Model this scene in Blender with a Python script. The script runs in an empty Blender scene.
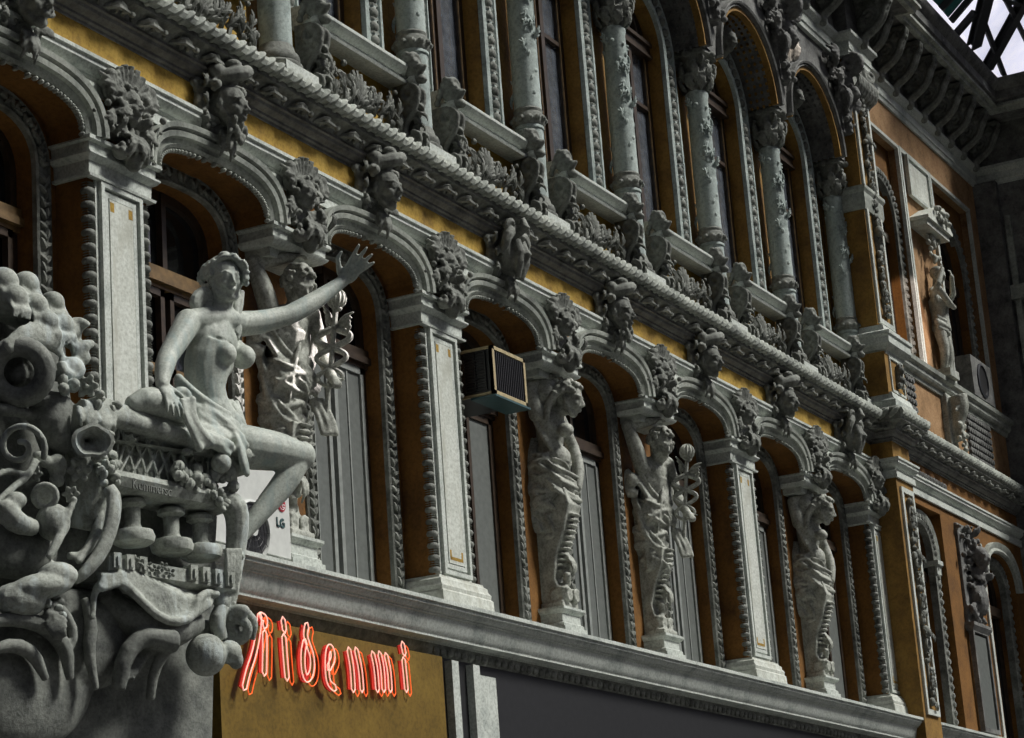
import bpy, math, random
from mathutils import Vector, Matrix, Euler
S = 2.4                      # one arcade bay is 2.4 m; all numbers below are in bays
PI = math.pi
C = bpy.context.scene.collection
V = Vector
# ---------------------------------------------------------------- materials
def nt(name):
    m = bpy.data.materials.new(name); m.use_nodes = True
    t = m.node_tree; b = t.nodes['Principled BSDF']
    return m, t, b
def ramp(t, src, stops):
    r = t.nodes.new('ShaderNodeValToRGB'); t.links.new(src, r.inputs[0])
    e = r.color_ramp.elements
    e[0].position, e[0].color = stops[0][0], (*stops[0][1], 1)
    e[1].position, e[1].color = stops[1][0], (*stops[1][1], 1)
    for p, c in stops[2:]:
        x = e.new(p); x.color = (*c, 1)
    return r.outputs[0]
def noise(t, scale, detail=6, rough=.6, vec=None, dist=0):
    n = t.nodes.new('ShaderNodeTexNoise'); n.inputs['Scale'].default_value = scale
    n.inputs['Detail'].default_value = detail; n.inputs['Roughness'].default_value = rough
    n.inputs['Distortion'].default_value = dist
    if vec is None:
        tc = t.nodes.new('ShaderNodeTexCoord'); vec = tc.outputs['Object']
    t.links.new(vec, n.inputs['Vector'])
    return n.outputs['Fac']
def stone(name, base, dark, light, rough=.75, bump=.35, scale=3.0, fine=26, stain=None, spec=.3):
    m, t, b = nt(name)
    n1 = noise(t, scale, 8, .68)
    c1 = ramp(t, n1, [(.32, dark), (.5, base), (.68, light)])
    n2 = noise(t, fine, 5, .7)
    c2 = ramp(t, n2, [(.36, (.62, .62, .60)), (.56, (1, 1, 1))])
    mx = t.nodes.new('ShaderNodeMixRGB'); mx.blend_type = 'MULTIPLY'; mx.inputs[0].default_value = .8
    t.links.new(c1, mx.inputs[1]); t.links.new(c2, mx.inputs[2]); out = mx.outputs[0]
    if stain:
        tc = t.nodes.new('ShaderNodeTexCoord'); mp = t.nodes.new('ShaderNodeMapping')
        mp.inputs['Scale'].default_value = (3.2, 3.2, .5); t.links.new(tc.outputs['Object'], mp.inputs[0])
        n3 = noise(t, 2.2, 6, .7, mp.outputs[0])
        f = ramp(t, n3, [(.52, (0, 0, 0)), (.68, (1, 1, 1))])
        m2 = t.nodes.new('ShaderNodeMixRGB'); t.links.new(f, m2.inputs[0]); t.links.new(out, m2.inputs[1])
        m2.inputs[2].default_value = (*stain, 1); out = m2.outputs[0]
    t.links.new(out, b.inputs['Base Color'])
    b.inputs['Roughness'].default_value = rough
    b.inputs['Specular IOR Level'].default_value = spec
    bp = t.nodes.new('ShaderNodeBump'); bp.inputs['Strength'].default_value = bump; bp.inputs['Distance'].default_value = .02
    t.links.new(noise(t, fine * .7, 8, .7), bp.inputs['Height']); t.links.new(bp.outputs[0], b.inputs['Normal'])
    return m
def plain(name, col, rough=.5, metal=0, emit=None, es=0, spec=.5, var=.0, bump=0):
    m, t, b = nt(name)
    b.inputs['Base Color'].default_value = (*col, 1); b.inputs['Roughness'].default_value = rough
    b.inputs['Metallic'].default_value = metal; b.inputs['Specular IOR Level'].default_value = spec
    n = noise(t, 14, 5, .6)
    k = 1 - var
    t.links.new(ramp(t, n, [(.35, tuple(c * k for c in col)), (.65, col)]), b.inputs['Base Color'])
    if bump:
        bp = t.nodes.new('ShaderNodeBump'); bp.inputs['Strength'].default_value = bump; bp.inputs['Distance'].default_value = .02
        t.links.new(noise(t, 3, 3, .5), bp.inputs['Height']); t.links.new(bp.outputs[0], b.inputs['Normal'])
    if emit:
        b.inputs['Emission Color'].default_value = (*emit, 1); b.inputs['Emission Strength'].default_value = es
    return m
M = {}
M['stone'] = stone('weathered_grey_stone', (.33, .35, .315), (.15, .16, .148), (.48, .50, .45), bump=.4)
M['sooty'] = stone('sooty_carved_stone', (.19, .198, .178), (.075, .078, .07), (.33, .34, .31), bump=.5, scale=4.5)
M['dark_stone'] = stone('dark_grey_stone', (.15, .15, .145), (.06, .06, .06), (.24, .24, .23), bump=.5, scale=4)
M['painted'] = stone('pale_painted_stone', (.54, .57, .53), (.33, .36, .34), (.60, .63, .59), bump=.12, scale=2.5, fine=40)
M['panel'] = stone('pale_worn_panel', (.58, .60, .55), (.44, .45, .40), (.66, .68, .63), bump=.15, fine=30, stain=(.40, .40, .34))
M['column'] = stone('blue_grey_column_stone', (.40, .46, .44), (.22, .26, .25), (.50, .56, .53), bump=.4, scale=3.5)
M['statue'] = stone('statue_stone', (.38, .39, .345), (.18, .185, .16), (.54, .55, .49), bump=.35, scale=5, fine=40, rough=.6)
M['lady'] = stone('seated_statue_stone', (.47, .50, .45), (.33, .36, .33), (.55, .575, .52), bump=.15, scale=6, fine=60, rough=.55, stain=(.30, .37, .36))
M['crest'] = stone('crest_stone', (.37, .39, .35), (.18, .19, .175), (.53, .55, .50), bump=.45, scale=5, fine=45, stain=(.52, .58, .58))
M['crest_dark'] = stone('crest_stone_shade_tone', (.20, .21, .19), (.10, .105, .10), (.30, .31, .28), bump=.4, scale=5, fine=45)  # darker copy of the crest stone, with shade put into its colour
M['ochre'] = stone('ochre_plaster', (.40, .25, .045), (.26, .155, .035), (.54, .36, .08), bump=.3, scale=3, fine=30, rough=.85)
M['ochre_shaded'] = stone('ochre_plaster_shaded', (.19, .085, .018), (.10, .045, .012), (.24, .11, .025), bump=.2, scale=2.2, fine=30, rough=.8)  # same plaster as the ochre, its shade put into a darker colour
M['pier'] = stone('ochre_plaster_half_shaded', (.27, .15, .035), (.15, .08, .022), (.34, .20, .05), bump=.2, scale=2.2, fine=30, rough=.8)  # ochre plaster once more, partial shade worked into the colour
M['apricot'] = stone('apricot_plaster', (.36, .21, .10), (.22, .125, .055), (.44, .27, .14), bump=.2, scale=3, fine=30, rough=.85)
M['wood'] = plain('dark_window_wood', (.055, .035, .022), .45, var=.5)
M['wood_light'] = plain('window_wood_lit_tone', (.20, .12, .045), .5, var=.5)  # window wood where light falls, painted as a yellower colour
M['board'] = plain('grey_shutter_board', (.12, .13, .122), .6, var=.25)
M['board_light'] = plain('light_window_frame_paint', (.27, .285, .27), .6, var=.3)
M['glass'] = plain('dark_window_glass', (.012, .014, .016), .06, spec=.8, var=.3, bump=.25)
M['glass_clear'] = plain('blue_window_glass', (.50, .56, .66), .02, spec=1.0, var=.5, bump=.30)
M['glass_clear'].node_tree.nodes['Principled BSDF'].inputs['Metallic'].default_value = .75
M['black'] = plain('black_metal', (.02, .02, .022), .45, var=.3)
M['cream'] = plain('cream_unit_paint', (.62, .63, .60), .4, var=.12)
M['tan'] = plain('aged_cream_metal_trim', (.47, .38, .21), .5, var=.3)
M['teal'] = plain('teal_drip_tray', (.04, .10, .11), .4, var=.3)
M['logo_red'] = plain('logo_red', (.42, .01, .03), .4)
M['logo_grey'] = plain('logo_teal_grey', (.05, .10, .10), .4)
M['white'] = plain('white_paint', (.75, .75, .74), .5)
M['signboard'] = stone('olive_sign_board', (.17, .105, .018), (.11, .07, .012), (.22, .14, .025), bump=.05, scale=2, rough=.5)
M['letter'] = plain('red_letter_face', (.55, .02, .01), .4, emit=(1, .03, .01), es=.05)
M['neon'] = plain('white_pink_neon_tube', (1, .6, .5), .3, emit=(1, .42, .34), es=.85)
M['neon_o'] = plain('orange_neon_tube', (1, .2, .05), .3, emit=(1, .10, .02), es=.7)
M['beam'] = plain('dark_roof_steel', (.035, .037, .045), .5, var=.3)
M['teal_glass'] = plain('teal_tinted_roof_panel', (.06, .25, .24), .25, var=.3)
def clear_glass():
    m, t, b = nt('clear_roof_glass')
    b.inputs['Base Color'].default_value = (.95, .95, .98, 1); b.inputs['Roughness'].default_value = 0
    b.inputs['Transmission Weight'].default_value = 1; b.inputs['IOR'].default_value = 1.02
    n = noise(t, 3, 4, .6)
    t.links.new(ramp(t, n, [(.3, (.86, .88, .95)), (.7, (1, 1, 1))]), b.inputs['Base Color'])
    return m
M['roof_glass'] = clear_glass()
# ---------------------------------------------------------------- mesh builder
class MB:
    def __init__(s): s.v = []; s.f = []; s.M = Matrix.Identity(4)
    def add(s, vs, fs):
        n = len(s.v); s.v += [s.M @ V(p) for p in vs]; s.f += [tuple(i + n for i in f) for f in fs]; return s
    def box(s, x0, x1, y0, y1, z0, z1, R=None):
        vs = [V((x, y, z)) for x in (x0, x1) for y in (y0, y1) for z in (z0, z1)]
        if R is not None:
            c = V(((x0 + x1) / 2, (y0 + y1) / 2, (z0 + z1) / 2)); vs = [c + R @ (p - c) for p in vs]
        return s.add(vs, [(0, 1, 3, 2), (4, 6, 7, 5), (0, 4, 5, 1), (2, 3, 7, 6), (0, 2, 6, 4), (1, 5, 7, 3)])
    def prism(s, poly, a, b, ax='y'):
        """poly: 2D outline; extruded along ax from a to b"""
        n = len(poly)
        def P(q, t):
            return {'y': (q[0], t, q[1]), 'x': (t, q[0], q[1]), 'z': (q[0], q[1], t)}[ax]
        vs = [P(q, a) for q in poly] + [P(q, b) for q in poly]
        fs = [tuple(range(n)), tuple(range(2 * n - 1, n - 1, -1))] + [(i, i + n, (i + 1) % n + n, (i + 1) % n) for i in range(n)]
        return s.add(vs, fs)
    def sweep(s, path, prof, closed=False, nrm=None, caps=True):
        """path: 3D points; prof: (a,b) pairs; nrm(i)-> (A,B) frame vectors per point"""
        n = len(prof); vs = []
        for i, p in enumerate(path):
            A, B = nrm(i)
            vs += [V(p) + A * a + B * b for a, b in prof]
        fs = []; m = len(path)
        for i in range(m if closed else m - 1):
            for j in range(n):
                k = (j + 1) % n
                fs.append((i * n + j, i * n + k, ((i + 1) % m) * n + k, ((i + 1) % m) * n + j))
        if caps and not closed: fs += [tuple(range(n - 1, -1, -1)), tuple((m - 1) * n + j for j in range(n))]
        return s.add(vs, fs)
    def mould(s, xy, prof):
        """plan polyline xy (outward = right-hand side when walking), prof (out, z) closed outline"""
        m = len(xy); P = [V((x, y, 0)) for x, y in xy]
        def nrm(i):
            ds = []
            if i > 0: ds.append((P[i] - P[i - 1]).normalized())
            if i < m - 1: ds.append((P[i + 1] - P[i]).normalized())
            ns = [V((d.y, -d.x, 0)) for d in ds]
            a = ns[0] if len(ns) == 1 else (ns[0] + ns[1]) / (1 + ns[0].dot(ns[1]))
            return a, V((0, 0, 1))
        return s.sweep(P, prof, nrm=nrm)
    def arch(s, pts, prof, y0=0):
        """pts: (x,z) list left->right; prof: (radial out, y)"""
        P = [V((x, y0, z)) for x, z in pts]; m = len(P)
        def nrm(i):
            d = (P[min(i + 1, m - 1)] - P[max(i - 1, 0)]).normalized()
            return V((-d.z, 0, d.x)), V((0, 1, 0))
        return s.sweep(P, prof, nrm=nrm)
    def lathe(s, prof, c=(0, 0, 0), n=24, ax='z', cap=True):
        vs = []; c = V(c)
        for r, z in prof:
            for k in range(n):
                a = 2 * PI * k / n; x, y = r * math.cos(a), r * math.sin(a)
                vs.append(c + {'z': V((x, y, z)), 'y': V((x, z, y)), 'x': V((z, x, y))}[ax])
        m = len(prof); fs = [(i * n + k, i * n + (k + 1) % n, (i + 1) * n + (k + 1) % n, (i + 1) * n + k) for i in range(m - 1) for k in range(n)]
        if cap: fs += [tuple(range(n - 1, -1, -1)), tuple((m - 1) * n + k for k in range(n))]
        return s.add(vs, fs)
    def ell(s, c, r, R=None, n=12, m=8):
        if not hasattr(r, '__len__'): r = (r, r, r)
        R = R or Matrix.Identity(3); c = V(c); vs = [c + R @ V((0, 0, -r[2]))]
        for i in range(1, m):
            t = -PI / 2 + PI * i / m
            for k in range(n):
                a = 2 * PI * k / n
                vs.append(c + R @ V((r[0] * math.cos(t) * math.cos(a), r[1] * math.cos(t) * math.sin(a), r[2] * math.sin(t))))
        vs.append(c + R @ V((0, 0, r[2]))); L = len(vs) - 1; fs = []
        for k in range(n):
            k2 = (k + 1) % n
            fs.append((0, 1 + k2, 1 + k)); fs.append((L, L - n + k, L - n + k2))
            for i in range(m - 2): fs.append((1 + i * n + k, 1 + i * n + k2, 1 + (i + 1) * n + k2, 1 + (i + 1) * n + k))
        return s.add(vs, fs)
    def tube(s, pts, rad, n=8, flat=None, smooth=0, closed=False):
        pts = [V(p) for p in pts]
        if not hasattr(rad, '__len__'): rad = [rad] * len(pts)
        rad = list(rad)
        for _ in range(smooth):
            q = [pts[0]]; r = [rad[0]]
            for i in range(len(pts) - 1):
                q += [pts[i] * .75 + pts[i + 1] * .25, pts[i] * .25 + pts[i + 1] * .75]; r += [rad[i] * .75 + rad[i + 1] * .25, rad[i] * .25 + rad[i + 1] * .75]
            q.append(pts[-1]); r.append(rad[-1]); pts, rad = q, r
        m = len(pts); up = None; vs = []
        for i in range(m):
            d = (pts[(i + 1) % m] - pts[i - 1]) if closed else (pts[min(i + 1, m - 1)] - pts[max(i - 1, 0)])
            d = d.normalized() if d.length > 1e-9 else V((0, 0, 1))
            if up is None: up = V((0, 1, 0)) if abs(d.y) < .9 else V((1, 0, 0))
            a = (up - d * up.dot(d)).normalized(); b = d.cross(a); up = a
            if flat: a2, b2 = a * flat, b
            else: a2, b2 = a, b
            for k in range(n):
                t = 2 * PI * k / n; vs.append(pts[i] + (a2 * math.cos(t) + b2 * math.sin(t)) * rad[i])
        fs = [(i * n + k, i * n + (k + 1) % n, ((i + 1) % m) * n + (k + 1) % n, ((i + 1) % m) * n + k) for i in range(m if closed else m - 1) for k in range(n)]
        if not closed: fs += [tuple(range(n - 1, -1, -1)), tuple((m - 1) * n + k for k in range(n))]
        return s.add(vs, fs)
    def limb(s, pts, rad, n=10):
        s.tube(pts, rad, n, smooth=1)
        rr = rad if hasattr(rad, '__len__') else [rad] * len(pts)
        s.ell(pts[0], rr[0]); s.ell(pts[-1], rr[-1]); return s
    def spiral(s, c, A, B, r0, r1, turns, w0, w1, a0=0, n=8, seg=14):
        """spiral in plane A,B from radius r0 (outside) to r1"""
        A, B, c = V(A), V(B), V(c); k = max(6, int(seg * abs(turns)))
        pts = []; rad = []
        for i in range(k + 1):
            t = i / k; a = a0 + 2 * PI * turns * t; r = r0 + (r1 - r0) * t
            pts.append(c + (A * math.cos(a) + B * math.sin(a)) * r); rad.append(w0 + (w1 - w0) * t)
        s.tube(pts, rad, n); s.ell(pts[0], rad[0] * .98, None, 8, 6); s.ell(pts[-1], rad[-1] * 1.1, None, 8, 6); return s
    def leaf(s, p, d, nrm, L, W, curl=.3, n=3):
        """acanthus leaf made of finger lobes"""
        p, d, nrm = V(p), V(d).normalized(), V(nrm).normalized(); sd = d.cross(nrm).normalized(); t = W * .22
        def at(u, w): return p + d * L * u + nrm * L * curl * math.sin(u * PI * .9) + sd * w
        s.tube([at(u, 0) for u in (0, .35, .7, 1)], [t, t * 1.1, t * .8, t * .4], 6, smooth=1)
        for i in range(n):
            u = .12 + .6 * i / n; w = W * (.55 - .3 * i / n)
            for q in (-1, 1): s.tube([at(u, 0), at(u + .14, q * w * .7), at(u + .28, q * w)], [t * .8, t * .75, t * .35], 6)
        return s
    def obj(s, name, mat, parent=None, smooth=True, origin=(0, 0, 0), angle=40, root=False):
        """vertices are given in bays; origin (bays) becomes the object's own origin when it has no parent"""
        me = bpy.data.meshes.new(name); o3 = V(origin)
        me.from_pydata([(p - o3) * S for p in s.v], [], s.f); me.update()
        me.materials.append(M[mat] if isinstance(mat, str) else mat)
        import bmesh
        bm = bmesh.new(); bm.from_mesh(me); bmesh.ops.recalc_face_normals(bm, faces=bm.faces); bm.to_mesh(me); bm.free()
        if smooth:
            me.polygons.foreach_set('use_smooth', [True] * len(me.polygons)); me.set_sharp_from_angle(angle=math.radians(angle))
        o = bpy.data.objects.new(name, me); C.objects.link(o)
        if parent is None: o.location = o3 * S
        else: o.parent = parent
        return o
    def sculpt(s, name, mat, parent=None, voxel=.008, sm=3, origin=(0, 0, 0)):
        """fuse the overlapping pieces into one continuous skin"""
        o = s.obj(name, mat, parent, True, origin, 180)
        md = o.modifiers.new('r', 'REMESH'); md.mode = 'VOXEL'; md.voxel_size = voxel * S
        if sm:
            m2 = o.modifiers.new('s', 'SMOOTH'); m2.iterations = sm; m2.factor = .5
        dg = bpy.context.evaluated_depsgraph_get(); dg.update()
        me = bpy.data.meshes.new_from_object(o.evaluated_get(dg))
        o.modifiers.clear(); old = o.data; o.data = me; bpy.data.meshes.remove(old); me.name = name
        if not me.materials: me.materials.append(M[mat])
        me.polygons.foreach_set('use_smooth', [True] * len(me.polygons))
        return o
def tag(o, label=None, cat=None, group=None, kind=None):
    if label: o['label'] = label
    if cat: o['category'] = cat
    if group: o['group'] = group
    if kind: o['kind'] = kind
    return o
def thing(name, loc, label, cat, group=None, rz=0):
    o = bpy.data.objects.new(name, None); C.objects.link(o); o.location = V(loc) * S; o.rotation_euler = (0, 0, rz)
    o.empty_display_size = .1
    return tag(o, label, cat, group)
def dup(root, loc, label, rz=None, scale=None):
    r = root.copy(); C.objects.link(r); r.location = V(loc) * S; r['label'] = label
    if rz is not None: r.rotation_euler = (0, 0, rz)
    if scale: r.scale = scale
    for ch in list(root.children):
        c = ch.copy(); C.objects.link(c); c.parent = r
        for g in list(ch.children):
            d = g.copy(); C.objects.link(d); d.parent = c
    return r
def struct(mb, name, mat, **k): return tag(mb.obj(name, mat, **k), kind='structure')
def FR(zdir, ydir):
    """3x3 frame whose z is zdir and y close to ydir"""
    z = V(zdir).normalized(); x = V(ydir).cross(z).normalized(); y = z.cross(x); return Matrix((x, y, z)).transposed()
# ---------------------------------------------------------------- camera (solved from the photograph)
CAM = V((-5.5521, -3.9895, -1.452)); yaw, pitch, roll, F = .458476, .278148, -.0742329, 2379.45
D_ = V((math.cos(pitch) * math.cos(yaw), math.cos(pitch) * math.sin(yaw), math.sin(pitch)))
R0 = D_.cross(V((0, 0, 1))).normalized(); U0 = R0.cross(D_)
R_ = R0 * math.cos(roll) + U0 * math.sin(roll); U_ = -R0 * math.sin(roll) + U0 * math.cos(roll)
cd = bpy.data.cameras.new('camera'); cam = bpy.data.objects.new('camera', cd); C.objects.link(cam)
cam.matrix_world = Matrix.Translation(CAM * S) @ Matrix((R_, U_, -D_)).transposed().to_4x4()
cd.sensor_width = 36; cd.lens = F / 1024 * 36; cd.shift_y = -26.5 / 1024; cd.clip_end = 500
bpy.context.scene.camera = cam
def ray(u, v): return R_ * ((u - 512) / F) - U_ * ((v - 342.5) / F) + D_
def on(u, v, ax, val):
    d = ray(u, v); i = 'xyz'.index(ax); return CAM + d * ((val - CAM[i]) / d[i])
WORLD = .85; SUN_E = 4.8; SUN_DIR = (.42, -.80, 1.05); EXPO = -.18
# ================================================================ the walls
ORD = ['first', 'second', 'third', 'fourth', 'fifth', 'sixth', 'seventh', 'eighth', 'ninth', 'tenth', 'eleventh', 'twelfth', 'thirteenth', 'fourteenth']
trim_n = [0]
def trim(mb, mat, **k):
    trim_n[0] += 1; return struct(mb, 'trim_%d' % trim_n[0], mat, **k)
def se(c, a, z0, b, n=2.4, m=20, leg=None):
    """flattened arch curve from left springing to right springing, optional straight legs down to leg"""
    P = []
    for i in range(m + 1):
        t = PI - PI * i / m; cx, sz = math.cos(t), math.sin(t)
        P.append((c + a * math.copysign(abs(cx) ** (2 / n), cx), z0 + b * abs(sz) ** (2 / n)))
    if leg is not None: P = [(c - a, leg)] + P + [(c + a, leg)]
    return P
def wallarch(mb, x0, x1, zlow, ztop, pts, y0, y1):
    """wall slab y0..y1 pierced by the opening pts (left to right)"""
    n = len(pts)
    for y in (y0, y1):
        mb.add([(x0, y, zlow), (pts[0][0], y, zlow), (pts[0][0], y, ztop), (x0, y, ztop)], [(0, 1, 2, 3)])
        mb.add([(x1, y, zlow), (pts[-1][0], y, zlow), (pts[-1][0], y, ztop), (x1, y, ztop)], [(0, 1, 2, 3)])
        vs = [(x, y, z) for x, z in pts] + [(x, y, ztop) for x, z in pts]
        mb.add(vs, [(i, i + 1, n + i + 1, n + i) for i in range(n - 1)])
    mb.add([(x, y0, z) for x, z in pts] + [(x, y1, z) for x, z in pts], [(i, i + 1, n + i + 1, n + i) for i in range(n - 1)])
    mb.add([(pts[0][0], y0, zlow), (pts[0][0], y1, zlow), (pts[0][0], y1, pts[0][1]), (pts[0][0], y0, pts[0][1])], [(0, 1, 2, 3)])
    mb.add([(pts[-1][0], y0, zlow), (pts[-1][0], y1, zlow), (pts[-1][0], y1, pts[-1][1]), (pts[-1][0], y0, pts[-1][1])], [(0, 1, 2, 3)])
    return mb
JS = list(range(-1, 7))          # arcade bays; bay j lies between supports j and j+1
XP = 7.02                        # where the projecting pavilion pier starts
# --- lower storey wall, outer layer (piers and spandrels) and inner layer (reveals)
outer = MB(); inner = MB(); up_o = MB(); up_i = MB()
for j in JS:
    c = j + .5; x0 = j; x1 = min(j + 1, XP)
    a = .345 if j + 1 in (1, 3, 4, 6) and False else .335
    wallarch(outer, x0, x1, 1.16, 1.41, se(c, .315, 1.16, .12, n=2.9), .03, .155)
    wallarch(inner, x0, x1, -.02, 1.41, se(c, .255, 1.05, .175, n=2.7, leg=-.02), .155, .27)
    wallarch(up_i, x0, x1, 1.60, 4.0, se(c, .24, 3.15, .24, n=2, leg=1.60), .15, .27)
    wallarch(up_o, x0, x1, 3.2, 3.98, se(c, .385, 3.2, .385, n=2, m=28), -.03, .15)
TYPE = {0: 'P', 1: 'M', 2: 'P', 3: 'F', 4: 'M', 5: 'P', 6: 'F', 7: 'P'}
for k in range(-1, 8):
    if TYPE.get(k, 'P') != 'P': continue
    hw = .15
    outer.box(k - hw, min(k + hw, XP + .01), .04 if hw == .15 else .075, .16, 0, 1.17)
struct(outer, 'wall_arcade_spandrels', 'ochre_shaded', smooth=False)
struct(inner, 'wall_lower_storey', 'ochre_shaded', smooth=False)
struct(up_i, 'wall_upper_storey', 'pier', smooth=False)
struct(up_o, 'wall_upper_arcade', 'dark_stone', smooth=False)
fz = MB().box(-1.2, XP, .025, .16, 1.405, 1.545); struct(fz, 'wall_frieze', 'ochre', smooth=False)
bk = MB().box(-1.2, 9.9, .62, .66, -1.0, 4.6); struct(bk, 'wall_back', 'black', smooth=False)
# ================================================================ long mouldings
WP = [(-1.2, .03), (XP, .03), (XP, -.10), (7.32, -.10), (7.32, -.03), (9.85, -.03)]
st = MB().mould(WP, [(-.03, 1.315), (.014, 1.315), (.014, 1.352), (.02, 1.356), (.006, 1.362), (.006, 1.372), (.022, 1.38), (.034, 1.395), (.034, 1.408), (.042, 1.412), (.042, 1.424), (-.03, 1.428)])
trim(st, 'painted', angle=30)
bm_ = MB().mould(WP, [(-.03, 1.524), (.010, 1.524), (.010, 1.534), (.020, 1.537), (.020, 1.546), (.030, 1.549), (.042, 1.558), (.046, 1.568), (.054, 1.571), (.054, 1.579), (-.03, 1.579)])
trim(bm_, 'dark_stone', angle=30)
co = MB().mould(WP, [(-.1, 1.575), (.048, 1.575), (.055, 1.590), (.066, 1.604), (.080, 1.615), (.098, 1.622), (.100, 1.69), (.09, 1.70), (.04, 1.712), (-.1, 1.73)])
trim(co, 'sooty', angle=30)
# carved leaf scrolls under the cornice
def along(path, step):
    """points with unit direction and outward normal along a plan polyline"""
    for (ax, ay), (bx, by) in zip(path[:-1], path[1:]):
        L = math.hypot(bx - ax, by - ay); n = max(1, round(L / step)); d = V((bx - ax, by - ay, 0)) / L; o = V((d.y, -d.x, 0))
        for i in range(n): yield V((ax, ay, 0)) + d * L * (i + .5) / n, d, o
lf = MB(); q = 0
for p, d, o in along(WP, .17):
    q += 1; s_ = 1 if q % 2 else -1
    b = p + o * .062 + V((0, 0, 1.592))
    lf.spiral(b, d * s_, o * .8 + V((0, 0, .35)), .042, .010, 1.1, .009, .006, n=5, seg=9)
    lf.tube([b - d * .085, b - d * .05 - o * .02, b - d * .01 + o * .025, b + d * .05 + o * .02], [.006, .011, .010, .006], 5)
    for w in (-.06, -.02, .03, .065): lf.ell(b + d * w + o * (.018 if w > 0 else -.022), (.016, .010, .010), n=6, m=4)
trim(lf, 'sooty')
# rope moulding
rp = MB(); off = [(-1.2, -.075), (6.93, -.075), (6.93, -.195), (7.41, -.195), (7.41, -.125), (9.82, -.125)]
rp.tube([(x, y, 1.662) for x, y in off], .025, 8)
for p, d, o in along(off, .058):
    R = FR((d * .62 + V((0, 0, .52)) + o * .12), o)
    rp.ell(p + o * .003 + V((0, 0, 1.662)), (.017, .031, .046), R, 8, 5)
trim(rp, 'stone')
# sill cornice of the lower storey, above the shops
SP = [(-1.4, .03), (9.85, .03)]
sl = MB().mould(SP, [(-.35, -.02), (.125, -.02), (.125, -.034), (.116, -.036), (.116, -.046), (.108, -.049), (.104, -.058), (.098, -.063), (.092, -.064), (.092, -.069), (.084, -.071), (.080, -.085), (.072, -.118), (.060, -.132), (.060, -.140), (.02, -.143), (.02, -.15), (-.35, -.15)])
trim(sl, 'painted', angle=30)
eg = MB().mould(SP, [(-.3, -.148), (.018, -.148), (.012, -.175), (0, -.19), (-.01, -.205), (-.3, -.205)])
for p, d, o in along([(1.75, .03), (7.2, .03)], .052): eg.ell(p + o * .012 + V((0, 0, -.172)), (.020, .012, .016), None, 7, 5)
trim(eg, 'sooty')
# ================================================================ arch hoods and carved strips
DIVS = 30
for j in JS:
    c = j + .5
    h = MB().arch(se(c, .315, 1.165, .115, n=2.9, m=DIVS), [(0, .06), (0, .012), (.010, .004), (.014, .016), (.030, .010), (.034, -.004), (.050, -.008), (.056, .002), (.062, -.014), (.078, -.018), (.080, .05)])
    pts = se(c, .306, 1.165, .106, n=2.9, m=38)
    for x, z in pts: h.ell((x, .02, z), (.008, .012, .008), None, 6, 4)
    trim(h, 'stone', angle=30)
    # carved leaf band around the inner arch
    b = MB().arch(se(c, .285, 1.05, .205, n=2.7, m=24, leg=.0), [(-.034, .165), (-.034, .148), (-.028, .142), (-.024, .150), (.024, .150), (.028, .142), (.034, .148), (.034, .165)])
    random.seed(j + 20)
    path = [(c + q_ * .285, .02 + i * .034) for q_ in (-1, 1) for i in range(31)] + se(c, .285, 1.05, .205, n=2.7, m=22)
    for i, (x, z) in enumerate(path):
        for s_ in (-1, 1):
            a = random.uniform(-.5, .5) + s_ * .7
            b.ell((x + s_ * .010, .146, z + random.uniform(-.006, .006)), (.009, .011, .021), Matrix.Rotation(a, 3, 'Y'), 6, 4)
    trim(b, 'sooty')
    # upper storey: hood of the round arch on the columns
    h = MB().arch(se(c, .385, 3.2, .385, n=2, m=34), [(.016, .0), (.016, -.034), (.020, -.046), (.026, -.038), (.034, -.038), (.034, -.05), (.045, -.056), (.050, -.05), (.052, .0)], y0=-.01)
    trim(h, 'dark_stone', angle=30)
    trim(MB().arch(se(c, .385, 3.2, .385, n=2, m=34), [(-.004, .0), (-.004, -.036), (.016, -.036), (.016, .0)], y0=-.006), 'pier', angle=30)
    h = MB()
    for y in (.0, .035, .07, .105):
        for x, z in se(c, .378, 3.2, .378, n=2, m=30): h.ell((x, y, z), (.010, .009, .010), None, 5, 4)
    trim(h, 'pier' if j % 3 == 2 else 'dark_stone')
    # egg band beside and above the upper window
    b = MB().arch(se(c, .245, 3.15, .245, n=2, m=24, leg=1.75), [(.0, .16), (.0, .128), (.018, .122), (.024, .134), (.10, .134), (.106, .124), (.122, .124), (.122, .16)])
    trim(b, 'column', angle=30)
    e = MB(); st_ = .058
    path = [(c + q_ * .305, 1.9 + i * st_, 0) for q_ in (-1, 1) for i in range(int(1.25 / st_))] + [(x, z, 1) for x, z in se(c, .305, 3.16, .305, n=2, m=17)]
    pr_ = None
    for i, (x, z, k2) in enumerate(path):
        a = 0 if not k2 else math.atan2(z - 3.16, x - c) 
        R = Matrix.Rotation(-a, 3, 'Y') if k2 else Matrix.Identity(3)
        e.ell((x, .128, z), (.026, .016, .024), R, 8, 5)
        e.add(*[[(x + u * .034, .118 if abs(u) < .9 else .134, z + w + .029) for u in (-1, -.5, .5, 1) for w in (-.005, .005)], [(0, 1, 3, 2), (2, 3, 5, 4), (4, 5, 7, 6)]]) if not k2 else None
    trim(e, 'sooty')
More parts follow.
